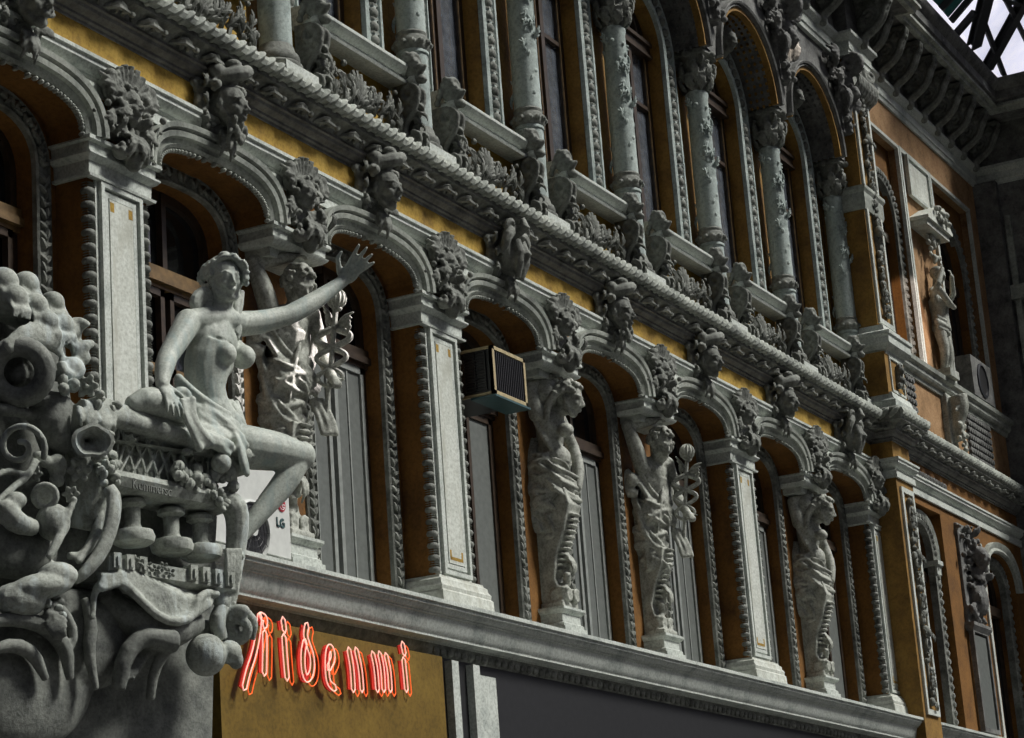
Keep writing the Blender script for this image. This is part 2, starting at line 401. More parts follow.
# ================================================================ supports of the lower storey
def pilaster(x, label):
    t = thing('pilaster', (x, .04, 0), label, 'pilaster', 'panelled pilasters of the lower storey')
    g = lambda: MB()
    def loc(mb): mb.v = [p + V((0, -.04, 0)) for p in mb.v]; return mb
    pth = [(-.16, .155), (-.16, .02), (.16, .02), (.16, .155)]
    b = g().mould(pth, [(-.16, -.02), (.035, -.02), (.032, .045), (.026, .052), (.028, .066), (.020, .078), (.018, .092), (.008, .10), (.006, .108), (-.16, .108)])
    b.box(-.1, .1, .03, .1, 0, .05); loc(b).obj('base', 'panel', t, angle=30)
    s = g().box(-.118, .118, .034, .1, .10, 1.055); loc(s).obj('shaft', 'painted', t, False)
    f = g()
    for (w0, w1, y) in ((.104, .088, .020), (.078, .062, .028)):
        z0, z1 = .12 + (.104 - w0), 1.045 - (.104 - w0)
        f.sweep([V((-w0, y, z0)), V((w0, y, z0)), V((w0, y, z1)), V((-w0, y, z1))], [(0, 0), (0, .016), (.016, .016), (.016, 0)], closed=True,
                nrm=lambda i: ([V((1, 0, 1)), V((-1, 0, 1)), V((-1, 0, -1)), V((1, 0, -1))][i], V((0, 1, 0))))
    fr_ = loc(f).obj('frame', 'painted', t, False)
    p = g().box(-.058, .058, .026, .05, .165, 1.0); pa_ = loc(p).obj('panel', 'panel', fr_, False)
    w = g()
    for (a, b_, z0, z1) in ((-.05, -.038, .178, .215), (.036, .048, .178, .215), (-.05, .048, .178, .19), (-.056, -.036, .962, .992), (.036, .056, .962, .992)): w.box(a, b_, .0255, .03, z0, z1)
    loc(w).obj('worn_corner', 'ochre', fr_, False)['label'] = 'bare ochre patches at the ends of the pale panel'
    for sx in (-1, 1):
        bd = g(); bd.lathe([(.012, .11), (.012, 1.05)], (sx * .136, .052, 0), 8)
        n = 21
        for i in range(n):
            z = .13 + .92 * i / n
            bd.ell((sx * .136, .048, z), (.0235, .0235, .0165), None, 10, 6)
            for q in (.018, .0262): bd.ell((sx * .136, .048, z + q), (.020, .020, .0034), None, 8, 4)
        loc(bd).obj('bead_strip', 'sooty', t)
    c_ = g().mould([(-.152, .155), (-.152, .03), (.152, .03), (.152, .155)], [(-.15, 1.046), (.014, 1.046), (.016, 1.054), (.004, 1.058), (.006, 1.098), (.018, 1.104), (.026, 1.114), (.026, 1.120), (.014, 1.122), (.016, 1.152), (.030, 1.156), (.030, 1.168), (-.15, 1.172)])
    loc(c_).obj('capital', 'painted', t, angle=30)
    return t
def corbel(x, label):
    t = thing('corbel', (x, .075, 1.10), label, 'corbel', 'moulded corbel blocks above the statues')
    c_ = MB().mould([(-.152, .08), (-.152, -.045), (.152, -.045), (.152, .08)], [(-.15, .0), (.004, .0), (.018, .010), (.022, .018), (.012, .022), (.014, .050), (.028, .056), (.028, .068), (-.15, .072)])
    c_.box(-.13, .13, -.02, .08, -.03, .01)
    c_.obj('block', 'painted', t, angle=30)
    return t
PL = ['panelled grey pilaster at the left, behind and above the seated woman', 'panelled grey pilaster just left of the boxy window air conditioner',
      'panelled grey pilaster just right of the central youth with the winged staff', 'half hidden pilaster pressed against the projecting ochre corner pier']
p0 = None
for x, l in zip((0, 2, 5, 6.995), PL):
    if p0 is None: p0 = pilaster(x, l)
    else: dup(p0, (x, .04, 0), l)
c0 = None
for x, l in zip((1, 3, 4, 6), ['moulded block above the head of the statue behind the seated woman', 'moulded block above the statue right of the window air conditioner',
                               'moulded block above the raised arm of the central caduceus statue', 'moulded block above the rightmost statue']):
    if c0 is None: c0 = corbel(x, l)
    else: dup(c0, (x, .075, 1.10), l)
# ================================================================ windows
def lower_window(n, j, kind):
    c = j + .5; w = .262; y = .225
    t = tag(bpy.data.objects.new('window_%d' % n, None), kind='structure'); C.objects.link(t); t.location = V((c, y, 0)) * S
    pts = se(0, w, 1.05, .18, n=2.7, leg=-.0)
    MB().arch(pts, [(-.035, 0), (-.035, .035), (.004, .035), (.004, 0)]).obj('frame', 'wood', t, angle=30)
    MB().box(-.26, .26, -.012, .03, .885, .90).box(-.26, .26, -.028, .03, .90, .925).box(-.26, .26, -.018, .03, .925, .955).obj('transom', 'wood_light' if kind == 'w' else 'wood', t, False)
    MB().box(-.012, .012, -.004, .03, .955, 1.22).obj('mullion', 'wood', t, False)
    m = MB()
    n_ = len(pts); m.add([(x, .02, z) for x, z in pts], [tuple(range(n_))]); m.add([(x, .028, z) for x, z in pts], [tuple(range(n_))]); m.obj('pane', 'glass', t, False)
    for sx in (-1, 1):
        a, b = (-.225, -.015) if sx < 0 else (.015, .225)
        s = MB()
        for q in ((a, a + .022), (b - .022, b)): s.box(q[0], q[1], -.008, .015, .02, .885)
        s.box(a, b, -.008, .015, .0, .05).box(a, b, -.008, .015, .86, .885)
        so = s.obj('sash', 'board_light' if kind == 'g' else 'wood', t, False)
        if kind == 'g' or (kind == 'h' and sx > 0):
            MB().box(a + .02, b - .02, .0, .012, .04, .87).obj('blind', 'board', so, False)
            if kind == 'g': MB().box(a + .095, a + .103, -.004, .001, .04, .87).obj('blind_edge', 'board_light', so, False)
        if kind == 'w': MB().box(a, b, -.008, .015, .60, .63).obj('glazing_bar', 'wood_light', so, False)
    return t
for n, j in enumerate(JS): lower_window(n + 1, j, {-1: 'w', 0: 'w', 1: 'g', 2: 'h', 3: 'g', 4: 'g', 5: 'g', 6: 'h'}[j])
def upper_window(n, j):
    c = j + .5; w = .25; y = .22
    t = tag(bpy.data.objects.new('window_%d' % n, None), kind='structure'); C.objects.link(t); t.location = V((c, y, 1.72)) * S
    pts = [(x, z - 1.72) for x, z in se(0, w, 3.15, w, n=2, leg=1.75)]
    MB().arch(pts, [(-.03, 0), (-.03, .05), (.004, .05), (.004, 0)]).obj('frame', 'wood', t, angle=30)
    z = 1.42
    MB().box(-.25, .25, -.035, .03, z + .045, z + .065).box(-.25, .25, -.02, .03, z, z + .045).box(-.25, .25, -.03, .03, z - .015, z).obj('transom', 'wood', t, False)
    MB().box(-.018, .018, -.012, .03, .05, z).obj('mullion', 'wood', t, False)
    MB().arch([(x, q - 1.72) for x, q in se(0, .12, 3.20, .15, n=2, m=14)], [(-.01, -.01), (-.01, .03), (.01, .03), (.01, -.01)]).obj('fanlight_ring', 'wood', t, angle=30)
    for sx in (-1, 1):
        a, b = (-.222, -.018) if sx < 0 else (.018, .222); s = MB()
        for q in ((a, a + .02), (b - .02, b)): s.box(q[0], q[1], .0, .03, .05, z)
        s.box(a, b, .0, .03, .05, .09).box(a, b, .0, .03, 1.12, 1.14); so = s.obj('sash', 'wood', t, False)
        MB().box(b - .0245, b - .02, -.003, .004, .09, z).obj('edge_strip', 'wood_light', so, False)
    m = MB(); n_ = len(pts); m.add([(x, .02, q) for x, q in pts], [tuple(range(n_))]); m.add([(x, .028, q) for x, q in pts], [tuple(range(n_))]); m.obj('pane', 'glass_clear', t, False)
for n, j in enumerate(JS[1:]): upper_window(n + 20, j)
# ================================================================ columns of the upper storey
random.seed(5)
def column(label):
    t = thing('column', (1, .075, 1.68), label, 'column', 'round columns of the upper storey')
    z = lambda a: a - 1.68
    MB().box(-.105, .105, -.105, .09, z(1.68), z(1.765)).obj('plinth', 'painted', t, False)
    MB().lathe([(.088, z(1.762)), (.094, z(1.775)), (.092, z(1.79)), (.080, z(1.80)), (.084, z(1.812)), (.080, z(1.828)), (.068, z(1.84)), (.064, z(1.86)), (.058, z(1.87))], n=28).obj('base', 'sooty', t)
    MB().lathe([(.059, z(1.86)), (.0585, z(2.17)), (.064, z(2.175)), (.064, z(2.185)), (.060, z(2.19))], n=28).obj('lower_drum', 'column', t)
    r = MB().lathe([(.058, z(2.185)), (.066, z(2.195)), (.070, z(2.215)), (.066, z(2.24)), (.060, z(2.25)), (.063, z(2.262)), (.058, z(2.27))], n=24)
    for i in range(12):
        a = 2 * PI * i / 12; r.ell((.068 * math.cos(a), .068 * math.sin(a), z(2.217)), (.015, .015, .014), None, 7, 5)
    r.obj('ring', 'sooty', t)
    MB().lathe([(.058, z(2.26)), (.0575, z(2.6)), (.054, z(2.96)), (.058, z(2.975)), (.058, z(2.99)), (.052, z(3.0))], n=28).obj('shaft', 'column', t)
    v = MB()
    for i in range(34):
        zz = random.uniform(2.33, 2.93); a = random.gauss(-2.2, 1.0); rr = .056
        p = V((rr * math.cos(a), rr * math.sin(a), z(zz))); nr = V((math.cos(a), math.sin(a), 0))
        v.ell(p, (random.uniform(.006, .013), .006, random.uniform(.010, .024)), FR((random.uniform(-.5, .5), random.uniform(-.5, .5), 1), nr), 6, 4)
        if i % 3 == 0: v.leaf(p, V((random.uniform(-.4, .4), random.uniform(-.4, .4), random.choice((-1, 1)))), nr, .06, .035, .15, 2)
    v.obj('vine_relief', 'column', t)
    c = MB(); c.lathe([(.05, z(2.99)), (.054, z(3.06)), (.062, z(3.12)), (.085, z(3.17)), (.09, z(3.18))], n=16)
    for ring, (z0, L, k) in enumerate(((3.0, .085, 0), (3.03, .12, .5))):
        for i in range(8):
            a = 2 * PI * (i + k) / 8; o = V((math.cos(a), math.sin(a), 0))
            c.leaf(o * .055 + V((0, 0, z(z0))), V((0, 0, 1)) + o * .28, o, L, .045, .25, 3)
            c.ell(o * (.088 + .006 * ring) + V((0, 0, z(z0 + L * .92))), (.014, .014, .010), None, 7, 5)
    for i in range(4):
        a = PI / 4 + PI / 2 * i; o = V((math.cos(a), math.sin(a), 0))
        c.spiral(o * .098 + V((0, 0, z(3.15))), o, (0, 0, 1), .028, .006, 1.4, .011, .008, a0=2.4, n=7)
        c.tube([o * .06 + V((0, 0, z(3.07))), o * .075 + V((0, 0, z(3.13))), o * .09 + V((0, 0, z(3.175)))], [.01, .012, .012], 6)
    c.prism([(.115 * math.cos(a) * q, .115 * math.sin(a) * q) for a, q in [(2 * PI * i / 16 + PI / 16 * 0, 1.12 if i % 4 == 2 else (.86 if i % 4 == 0 else .93)) for i in range(16)]], z(3.178), z(3.205), 'z')
    for i in range(4):
        a = PI / 2 * i; o = V((math.cos(a), math.sin(a), 0)); c.ell(o * .1 + V((0, 0, z(3.185))), (.02, .02, .02))
    c.sculpt('capital', 'sooty', t, .0045, 1)
    return t
CL = ['leftmost blue-grey column, only its foot in the frame above the seated woman', 'second blue-grey column from the left, cut off by the top edge above a carved ring', 'third blue-grey column from the left, its top out of frame',
      'fourth blue-grey column from the left, its leafy capital touching the top edge', 'blue-grey column under the left springing of the big sunlit arch', 'sixth blue-grey column from the left, under the springing of two arches', 'rightmost round column, beside the projecting corner pier']
col0 = column(CL[0])
for k in range(2, 8): dup(col0, (k, .075, 1.68), CL[k - 1])
# ================================================================ balustrade
random.seed(8)
def console(label):
    """scroll bracket with a small lion head, carrying the end of a rail"""
    t = thing('scroll_bracket', (1, .03, 1.70), label, 'bracket', 'lion scroll brackets beside the columns')
    s = MB()
    for q in (-1, 1):
        s.spiral((q * .022, -.022, .245), (0, -1, 0), (0, 0, 1), .046, .012, 1.5, .011, .010, a0=-1.2, n=8, seg=16)
        s.spiral((q * .022, -.030, .055), (0, 1, 0), (0, 0, 1), .036, .010, 1.4, .010, .009, a0=1.6, n=8, seg=16)
        s.tube([(q * .022, -.062, .22), (q * .022, -.040, .17), (q * .022, -.004, .13), (q * .022, .004, .09), (q * .022, -.01, .05)], [.011, .012, .012, .012, .010], 8, smooth=1)
    s.prism([(.05, .0), (.05, .30), (-.02, .30), (-.055, .27), (-.055, .23), (-.02, .17), (.012, .13), (.012, .07), (-.03, .03), (-.05, .0)], -.020, .020, 'x')
    for i in range(9): s.ell((0, -.062 + .008 * abs(4 - i) + (.02 if i in (3, 4, 5) else 0), .02 + .030 * i), (.020, .014, .013))
    for i in range(4): s.leaf((0, -.04 + .012 * (i % 2), .09 + .04 * i), (.1, -.7, -.8), (0, -.6, .6), .06, .035, .3, 2)
    s.sculpt('scroll', 'sooty', t, .0048, 0)
    h = MB(); h.ell((0, -.03, .36), (.034, .04, .042)); h.ell((0, -.07, .347), (.020, .022, .017)); h.ell((0, -.062, .33), (.018, .02, .012)); h.ell((0, -.09, .352), (.009, .007, .007))
    for q in (-1, 1):
        h.ell((q * .016, -.062, .37), (.008, .008, .006)); h.ell((q * .03, -.02, .40), (.012, .01, .016))
        for i in range(5): h.ell((q * (.034 + .006 * math.sin(i)), -.03 + .012 * i, .40 - .022 * i), (.015, .014, .014))
    for i in range(7): a = PI * i / 6; h.ell((.03 * math.cos(a), -.045, .385 + .022 * math.sin(a)), (.013, .015, .012))
    h.tube([(0, -.02, .31), (0, -.075, .30), (0, -.085, .29)], [.022, .018, .014]); h.sculpt('lion_head', 'sooty', t, .0055, 1)
    k = MB().lathe([(.004, -.052), (.014, -.046), (.010, -.038), (.024, -.028), (.026, -.006), (.018, .002), (.018, .03)], (0, -.02, .365 - .065), 12, 'y'); k.obj('rail_knob', 'painted', t)
    return t
b0 = None
for k in range(1, 8):
    for sx in ((1,) if k == 1 else (-1, 1) if k < 7 else (-1,)):
        side = 'left' if sx < 0 else 'right'
        l = 'carved lion scroll bracket just %s of the %s upper column' % (side, ORD[k - 1])
        x = k + sx * .155
        if b0 is None: b0 = console(l); b0.location = V((x, .03, 1.70)) * S
        else: dup(b0, (x, .03, 1.70), l)
def balustrade(label):
    t = thing('balustrade', (1.5, .06, 1.70), label, 'balustrade', 'carved balustrade panels between the upper columns')
    MB().sweep([V((-.35, 0, 0)), V((.35, 0, 0))], [(.05, .29), (-.045, .29), (-.05, .30), (-.035, .305), (-.03, .325), (-.05, .335), (-.062, .35), (-.062, .362), (-.045, .375), (.0, .38), (.05, .38)], nrm=lambda i: (V((0, 1, 0)), V((0, 0, 1)))).obj('rail', 'painted', t, angle=30)
    MB().box(-.35, .35, -.02, .03, .0, .03).obj('foot', 'sooty', t, False)
    MB().box(-.35, .35, .035, .06, .0, .3).obj('back_slab', 'ochre', t, False)
    o = MB(); random.seed(3)
    for sx in (-1, 1):
        for cx, r in ((.09, .06), (.22, .062), (.31, .035)):
            o.spiral((sx * cx, -.005, .10 + .05 * (cx < .2)), (sx, 0, 0), (0, 0, 1 if cx < .2 else -1), r, .014, 1.3, .012, .008, a0=.6, n=6, seg=10)
        for i in range(9):
            x = sx * (.03 + .035 * i); o.leaf((x, 0, .05 + .09 * random.random()), (random.uniform(-.8, .8), -.2, 1), (0, -1, 0), .10, .045, .25, 2)
        for i in range(10): o.ell((sx * random.uniform(.02, .33), -.015, random.uniform(.04, .25)), random.uniform(.010, .017), None, 7, 5)
    for i in range(9): a = PI * (i + .5) / 9; o.tube([(0, -.01, .12), (.045 * math.cos(a), -.025, .12 + .055 * math.sin(a)), (.085 * math.cos(a), -.015, .12 + .12 * math.sin(a))], [.008, .013, .009], 6)
    o.ell((0, -.02, .12), (.024, .02, .024)); o.obj('scrollwork', 'sooty', t)
    return t
bl0 = None
for k in range(0, 7):
    l = 'carved balustrade panel between the %s and %s upper columns' % (ORD[k - 1], ORD[k]) if k else 'carved balustrade panel left of the first upper column, at the top edge'
    if bl0 is None: bl0 = balustrade(l); bl0.location = V((k + .5, .06, 1.70)) * S
    else: dup(bl0, (k + .5, .06, 1.70), l)
# ================================================================ carved figures
def head(s, c, size, face=(0, -1, 0), up=(0, 0, 1), eyes=True, ears=True, beard=False):
    """head with skull, jaw, brow, nose, lips, eyes and ears, fused into the sculpture s; c = centre, size = chin to crown"""
    f = V(face).normalized(); u = V(up); x = f.cross(u).normalized() * -1; u = x.cross(f) * -1
    u.normalize(); x = u.cross(f) * 1
    old = s.M.copy(); s.M = old @ Matrix.Translation(V(c)) @ Matrix((x, -f, u)).transposed().to_4x4() @ Matrix.Scale(size, 4)
    e = s.ell
    e((0, .06, .13), (.33, .41, .36), n=14, m=10); e((0, -.08, -.06), (.27, .30, .36), n=14, m=10); e((0, -.20, -.37), (.13, .13, .11))
    for q in (-1, 1):
        s.tube([(q * .23, .02, -.14), (q * .17, -.12, -.33), (q * .04, -.22, -.42)], [.10, .10, .08], 8)
        e((q * .15, -.27, -.10), (.10, .09, .10)); s.tube([(q * .03, -.362, .11), (q * .14, -.345, .145), (q * .25, -.25, .10)], [.026, .030, .024], 6)
        if eyes: e((q * .125, -.325, .03), (.066, .052, .042)); s.tube([(q * .055, -.358, .04), (q * .125, -.375, .078), (q * .20, -.325, .045)], [.010, .013, .010], 5); s.tube([(q * .055, -.358, .02), (q * .125, -.370, -.012), (q * .20, -.325, .015)], [.008, .010, .008], 5)
        if ears: e((q * .325, .03, -.02), (.04, .08, .12))
        e((q * .052, -.42, -.125), (.036, .045, .03))
    s.tube([(0, -.345, .12), (0, -.40, .02), (0, -.465, -.09), (0, -.455, -.13)], [.032, .036, .05, .04], 7)
    e((0, -.375, -.225), (.105, .05, .024)); e((0, -.37, -.275), (.085, .05, .030)); e((0, -.33, -.20), (.12, .06, .06))
    if beard:
        for i in range(22): e((random.uniform(-.25, .25), random.uniform(-.34, -.1), random.uniform(-.75, -.33)), (.07, .07, .10), n=6, m=4)
    s.M = old; return Matrix((x, -f, u)).transposed()
def curls(s, c, size, R, n=60, lo=-.15, r=(.05, .085), front=.12):
    """locks of hair covering the skull"""
    for i in range(n):
        z = random.uniform(lo, 1); a = random.uniform(0, 2 * PI); q = math.sqrt(max(0, 1 - max(z, 0) ** 2))
        p = V((.36 * q * math.cos(a), .07 + .44 * q * math.sin(a), .14 + .40 * z))
        if p.y < -.18 and p.z < .30 + front: continue
        w = random.uniform(*r) * size
        s.ell(V(c) + R @ (p * size), (w, w, w * .75), Matrix.Rotation(random.random() * 3, 3, (random.random(), random.random(), .5)), 6, 5)
def hand(s, p, d, palm, L, curl=.3, spread=.16, thumb=1, rad=1.0):
    """palm plus four unequal bent fingers and a thumb; p wrist, d pointing direction, palm = palm normal, L = hand length"""
    p = V(p); d = V(d).normalized(); n = V(palm); n = (n - d * n.dot(d)).normalized(); x = d.cross(n) * thumb
    R = Matrix((x, d, n)).transposed()
    s.ell(p + d * L * .27, (L * .22, L * .30, L * .095), R, 12, 8)
    for i, (o, l) in enumerate(((.165, .46), (.06, .52), (-.05, .48), (-.15, .38))):
        a = (1.3 - i) * spread; dd = (d * math.cos(a) + x * math.sin(a)); b = p + d * L * .46 + x * L * o
        q = [b]; ang = 0
        for k in range(3): ang += curl * (.5 if k == 0 else 1); q.append(q[-1] + (dd * math.cos(ang) + n * math.sin(ang)) * L * l * (.42, .33, .25)[k])
        r = L * .058 * rad; s.tube([b - dd * L * .15] + q, [r * 1.1, r * 1.08, r, r * .92, r * .7], 8); s.ell(q[-1], r * .72)
    b = p + d * L * .10 + x * L * .16
    dd = (d * .75 + x * .8 + n * .15).normalized()
    s.tube([b, b + dd * L * .22, b + dd * L * .40, b + (dd + d * .3).normalized() * L * .52], [L * .075, L * .07, L * .062, L * .045], 8); s.ell(b + (dd + d * .3).normalized() * L * .52, L * .045)
def folds(s, pts, widths, n=5, amp=.012, r=.012, side=(1, 0, 0), seed=1):
    """bundle of cloth folds following pts, spread along side"""
    rnd = random.Random(seed); sd = V(side)
    for i in range(n):
        t = (i / (n - 1) - .5) * 2 if n > 1 else 0
        q = [V(p) + sd * t * w + V((rnd.uniform(-amp, amp), rnd.uniform(-amp, amp) * .6, rnd.uniform(-amp, amp) * .5)) for p, w in zip(pts, widths)]
        rr = [r * rnd.uniform(.8, 1.3) for _ in q]; s.tube(q, rr, 7, smooth=1); s.ell(q[0], rr[0]); s.ell(q[-1], rr[-1])
def side_folds(s, c, r, n, seed, w=.009):
    """loose curved folds lying over the round of a draped hip"""
    rnd = random.Random(seed); c = V(c)
    for i in range(n):
        a = rnd.uniform(-1.1, 1.1); b = rnd.uniform(2.0, 4.6); q = []; da = rnd.uniform(-.35, .35); db = rnd.choice((-1, 1)) * rnd.uniform(.25, .45)
        for k in range(5):
            q.append(c + V((r[0] * math.cos(a) * math.cos(b) * 1.03, r[1] * math.cos(a) * math.sin(b) * 1.03, r[2] * math.sin(a) * 1.02))); a += da + rnd.uniform(-.12, .12); b += db
        s.tube(q, [w * .5, w, w * 1.15, w, w * .4], 7, smooth=1)
STAT_Y = .075
def JK(k):
    o = V((k, STAT_Y, 0))
    return lambda u, v, dx=0: on(u, v, 'x', k + dx) - o
def herm(s, J, pts_l, pts_r, hw):
    """tapering carved body below the hips: outline in side view, left (wall side) and right (front)"""
    poly = [J(u, v) for u, v in pts_l] + [J(u, v) for u, v in reversed(pts_r)]
    s.prism([(p.y, p.z) for p in poly], -hw, hw, 'x')
def base_block(t):
    b = MB().box(-.10, .10, -.035, .08, .0, .045)
    b.mould([(-.08, .08), (-.08, -.015), (.08, -.015), (.08, .08)], [(-.07, .04), (.012, .04), (.012, .06), (.002, .066), (.002, .10), (.012, .106), (.02, .116), (.02, .126), (-.07, .13)])
    b.obj('plinth', 'painted', t, angle=30)
def front_of(J, pts):
    P = sorted(((J(u, v).z, J(u, v).y) for u, v in pts))
    def f(z):
        for (a, ya), (b_, yb) in zip(P[:-1], P[1:]):
            if z <= b_: return ya + (yb - ya) * max(0, min(1, (z - a) / (b_ - a)))
        return P[-1][1]
    return f
def scroll_front(s, y0):
    """beaded scrolls down the front of the tapering body"""
    random.seed(4)
    for i in range(11): z = .50 - .022 * i; s.ell((0, y0(z) - .012, z), (.045, .014, .007))
    for q in (-1, 1):
        s.spiral((q * .035, y0(.17) - .02, .175), (q, 0, 0), (0, 0, 1), .028, .008, 1.3, .010, .008, a0=1, n=6)
        s.spiral((q * .055, y0(.2) + .01, .17), (0, -1, 0), (0, 0, 1), .036, .010, 1.4, .013, .009, a0=1, n=6)
    for i in range(9): z = .25 - .015 * (i % 5) + .0; s.ell((random.uniform(-.03, .03), y0(z) - .018, .20 + .014 * i), (.018, .016, .016))
    s.leaf((0, y0(.33) - .01, .36), (0, -.1, -1), (0, -1, 0), .12, .05, .3, 3)
# ---------------------------------------------------------------- youth with the winged staff (built at the fifth support)
random.seed(11)
def statue_m(label, face_dir):
    t = thing('statue', (4, STAT_Y, 0), label, 'statue', 'carved figures carrying the arches')
    J = JK(4)
    b = MB(); H = .145
    hc = J(661, 445, -.02); nk = J(656, 461, -.01); ch = J(652, 478, 0); wa = J(651, 499, 0)
    R = head(b, hc, H, face_dir)
    b.tube([hc + V((0, .012, -.03)), nk + V((0, 0, -.01)), ch], [.030, .030, .045], 10)
    rs = J(642, 468, -.085); ls = J(667, 464, .085)
    b.ell(ch + V((0, .01, .0)), (.098, .060, .085), n=14, m=10); b.ell(ch + V((0, -.035, .02)), (.075, .030, .045)); b.tube([rs, ch + V((0, 0, .05)), ls], [.038, .05, .038], 10)
    b.ell(wa, (.072, .052, .09)); b.tube([ch, wa, wa + V((0, 0, -.1))], [.07, .06, .07], 12)
    el = J(627, 426, -.13); wr = J(653, 421, -.03)
    b.limb([rs, (rs + el) / 2 + V((0, -.006, 0)), el], [.036, .036, .026]); b.limb([el, (el + wr) / 2, wr], [.027, .027, .018])
    hand(b, wr, (wr - el), (0, .3, -1), .075, .5)
    le = J(677, 497, .13); lw = J(688, 514, .06)
    b.limb([ls, le], [.034, .026]); b.limb([le, lw], [.026, .018]); hand(b, lw, V((-.4, -.5, -.4)), (.6, .6, .2), .07, 1.0)
    b.sculpt('body', 'statue', t, .0048, 3)
    h = MB(); curls(h, hc, H, R, 110, -.4, (.06, .10), .05)
    h.sculpt('hair', 'statue', t, .0045, 1)
    d = MB(); hp = J(652, 515, 0)
    d.ell(hp, (.105, .075, .085)); d.ell(J(648, 540, 0), (.10, .085, .11)); d.ell(J(655, 560, 0), (.075, .075, .10))
    folds(d, [J(640, 478, -.1), J(652, 498, -.06), J(664, 508, 0), J(676, 520, .08)], [.03] * 4, 6, .012, .0088, (0, 0, 1), 3)
    folds(d, [J(664, 462, .1), J(668, 490, .05), J(666, 508, 0), J(660, 535, 0)], [.05] * 4, 7, .010, .0088, (1, 0, 0), 7)
    folds(d, [J(634, 500, -.09), J(640, 520, -.10), J(650, 545, -.08), J(664, 556, -.02)], [.04] * 4, 7, .014, .0088, (0, 0, 1), 4)
    folds(d, [J(636, 520, -.04), J(643, 545, -.06), J(648, 568, -.06)], [.05, .05, .03], 7, .012, .0088, (.6, .6, .2), 9)
    folds(d, [J(676, 530, .05), J(684, 545, .05), J(687, 556, .05)], [.02, .025, .03], 5, .005, .0088, (.6, -.6, 0), 2)
    side_folds(d, hp, (.105, .075, .085), 16, 5); side_folds(d, J(648, 540, 0), (.10, .085, .11), 18, 6); side_folds(d, J(655, 560, 0), (.075, .075, .10), 10, 7)
    # flying end of the cloak behind the arm
    d.tube([J(630, 470, -.11), J(624, 476, -.12), J(628, 492, -.12), J(638, 494, -.10)], [.012, .022, .028, .02], 9, smooth=1); d.ell(J(632, 480, -.12), (.03, .03, .035))
    d.spiral(J(648, 566, -.06), (0, -1, 0), (0, 0, 1), .038, .01, 1.3, .013, .009, n=7)
    d.sculpt('drapery', 'statue', t, .0044, 1)
    g = MB(); L = [(640, 552), (643, 570), (644, 600), (646, 632)]; Rr = [(668, 548), (667, 566), (660, 588), (657, 606), (662, 622), (664, 632)]
    herm(g, J, L, Rr, .062)
    scroll_front(g, front_of(J, Rr)); g.box(-.072, .072, -.02, .08, .11, .15)
    g.sculpt('tapering_pedestal', 'statue', t, .0055, 2)
    base_block(t)
    c = MB(); top = J(687, 452, .1); bot = J(684, 540, .06)
    c.tube([top, bot], [.010, .008], 8); stf = c.obj('staff', 'statue', t)
    k = MB().ell(top, (.032, .032, .034), n=14, m=10)
    for i in range(7): a = PI * i / 7; k.tube([top + V((.033 * math.sin(b_) * math.cos(a), .033 * math.sin(b_) * math.sin(a), .035 * math.cos(b_))) for b_ in [2 * PI * q / 12 for q in range(12)]], .0028, 4, closed=True)
    k.ell(top + V((0, 0, -.035)), (.018, .018, .01)); k.obj('knob', 'statue', stf)
    for q, (a1, a2) in ((-1, ((687, 474), (678, 462))), (1, ((688, 474), (699, 467)))):
        w = MB(); p = J(*a1, .1); e_ = J(*a2, .1 + .0 * q); dd = (e_ - p)
        for i in range(5): w.tube([p, p + dd * (.55 + .1 * i) + V((0, 0, .02 - .010 * i)), p + dd * (1.25 - .14 * i) + V((0, 0, .012 - .014 * i))], [.008, .013, .006], 7, flat=.5, smooth=1)
        w.sculpt('wing', 'statue', stf, .0035, 1)
    for q in (-1, 1):
        w = MB(); pts = []
        for i in range(34):
            f = i / 33; a = f * 2.0 * 2 * PI * .75; r = (.048 - .018 * f)
            pts.append(top + (bot - top) * (.26 + .52 * f) + V((q * .5 * r * math.sin(a), -q * r * math.sin(a), 0)) * 1.15 + V((0, 0, 0)))
        w.tube(pts, [.0125 - .006 * i / 33 for i in range(34)], 8); w.ell(pts[0], (.013, .02, .014)); w.obj('snake', 'statue', stf)
    return t
m4 = statue_m('carved youth with one arm over his head holding a winged staff, between the centre windows', (-.45, -.80, -.48))
dup(m4, (1, STAT_Y, 0), 'carved youth with winged staff partly hidden behind the seated woman')
# ---------------------------------------------------------------- female figure with hand on her head (built at the fourth support)
random.seed(21)
t = thing('statue', (3, STAT_Y, 0), 'carved female figure in profile just right of the window air conditioner', 'statue', 'carved figures carrying the arches')
J = JK(3); b = MB(); H = .145
hc = J(569, 400, 0); nk = J(559, 412, 0); ch = J(551, 426, 0); wa = J(550, 448, 0)
R = head(b, hc, H, (.25, -.92, -.28))
b.tube([hc + V((0, .012, -.03)), nk, ch], [.030, .028, .045], 10)
rs = J(537, 414, -.075); ls = J(556, 413, .075)
b.ell(ch, (.09, .055, .085), n=14, m=10); b.tube([rs, ch + V((0, 0, .05)), ls], [.034, .05, .034], 10)
b.ell(J(565, 430, -.035), (.030, .034, .030)); b.ell(J(566, 430, .035), (.030, .034, .030))
b.tube([ch, wa, J(553, 466, 0)], [.065, .054, .075], 12); b.ell(J(558, 458, 0), (.07, .05, .055))
el = J(530, 388, -.09); wr = J(550, 377, -.02)
b.limb([rs, el], [.036, .030]); b.limb([el, wr], [.028, .018]); hand(b, wr, (wr - el) + V((.1, -.05, -.03)), (0, .2, -1), .075, .55)
le = J(573, 448, .11); lm = J(579, 468, .08); lw = J(578, 487, .04)
b.limb([ls, le], [.032, .026]); b.limb([le, lm, lw], [.026, .026, .018]); hand(b, lw, V((-.3, .3, -.8)), (.3, .5, .2), .07, .6)
b.sculpt('body', 'statue', t, .0048, 3)
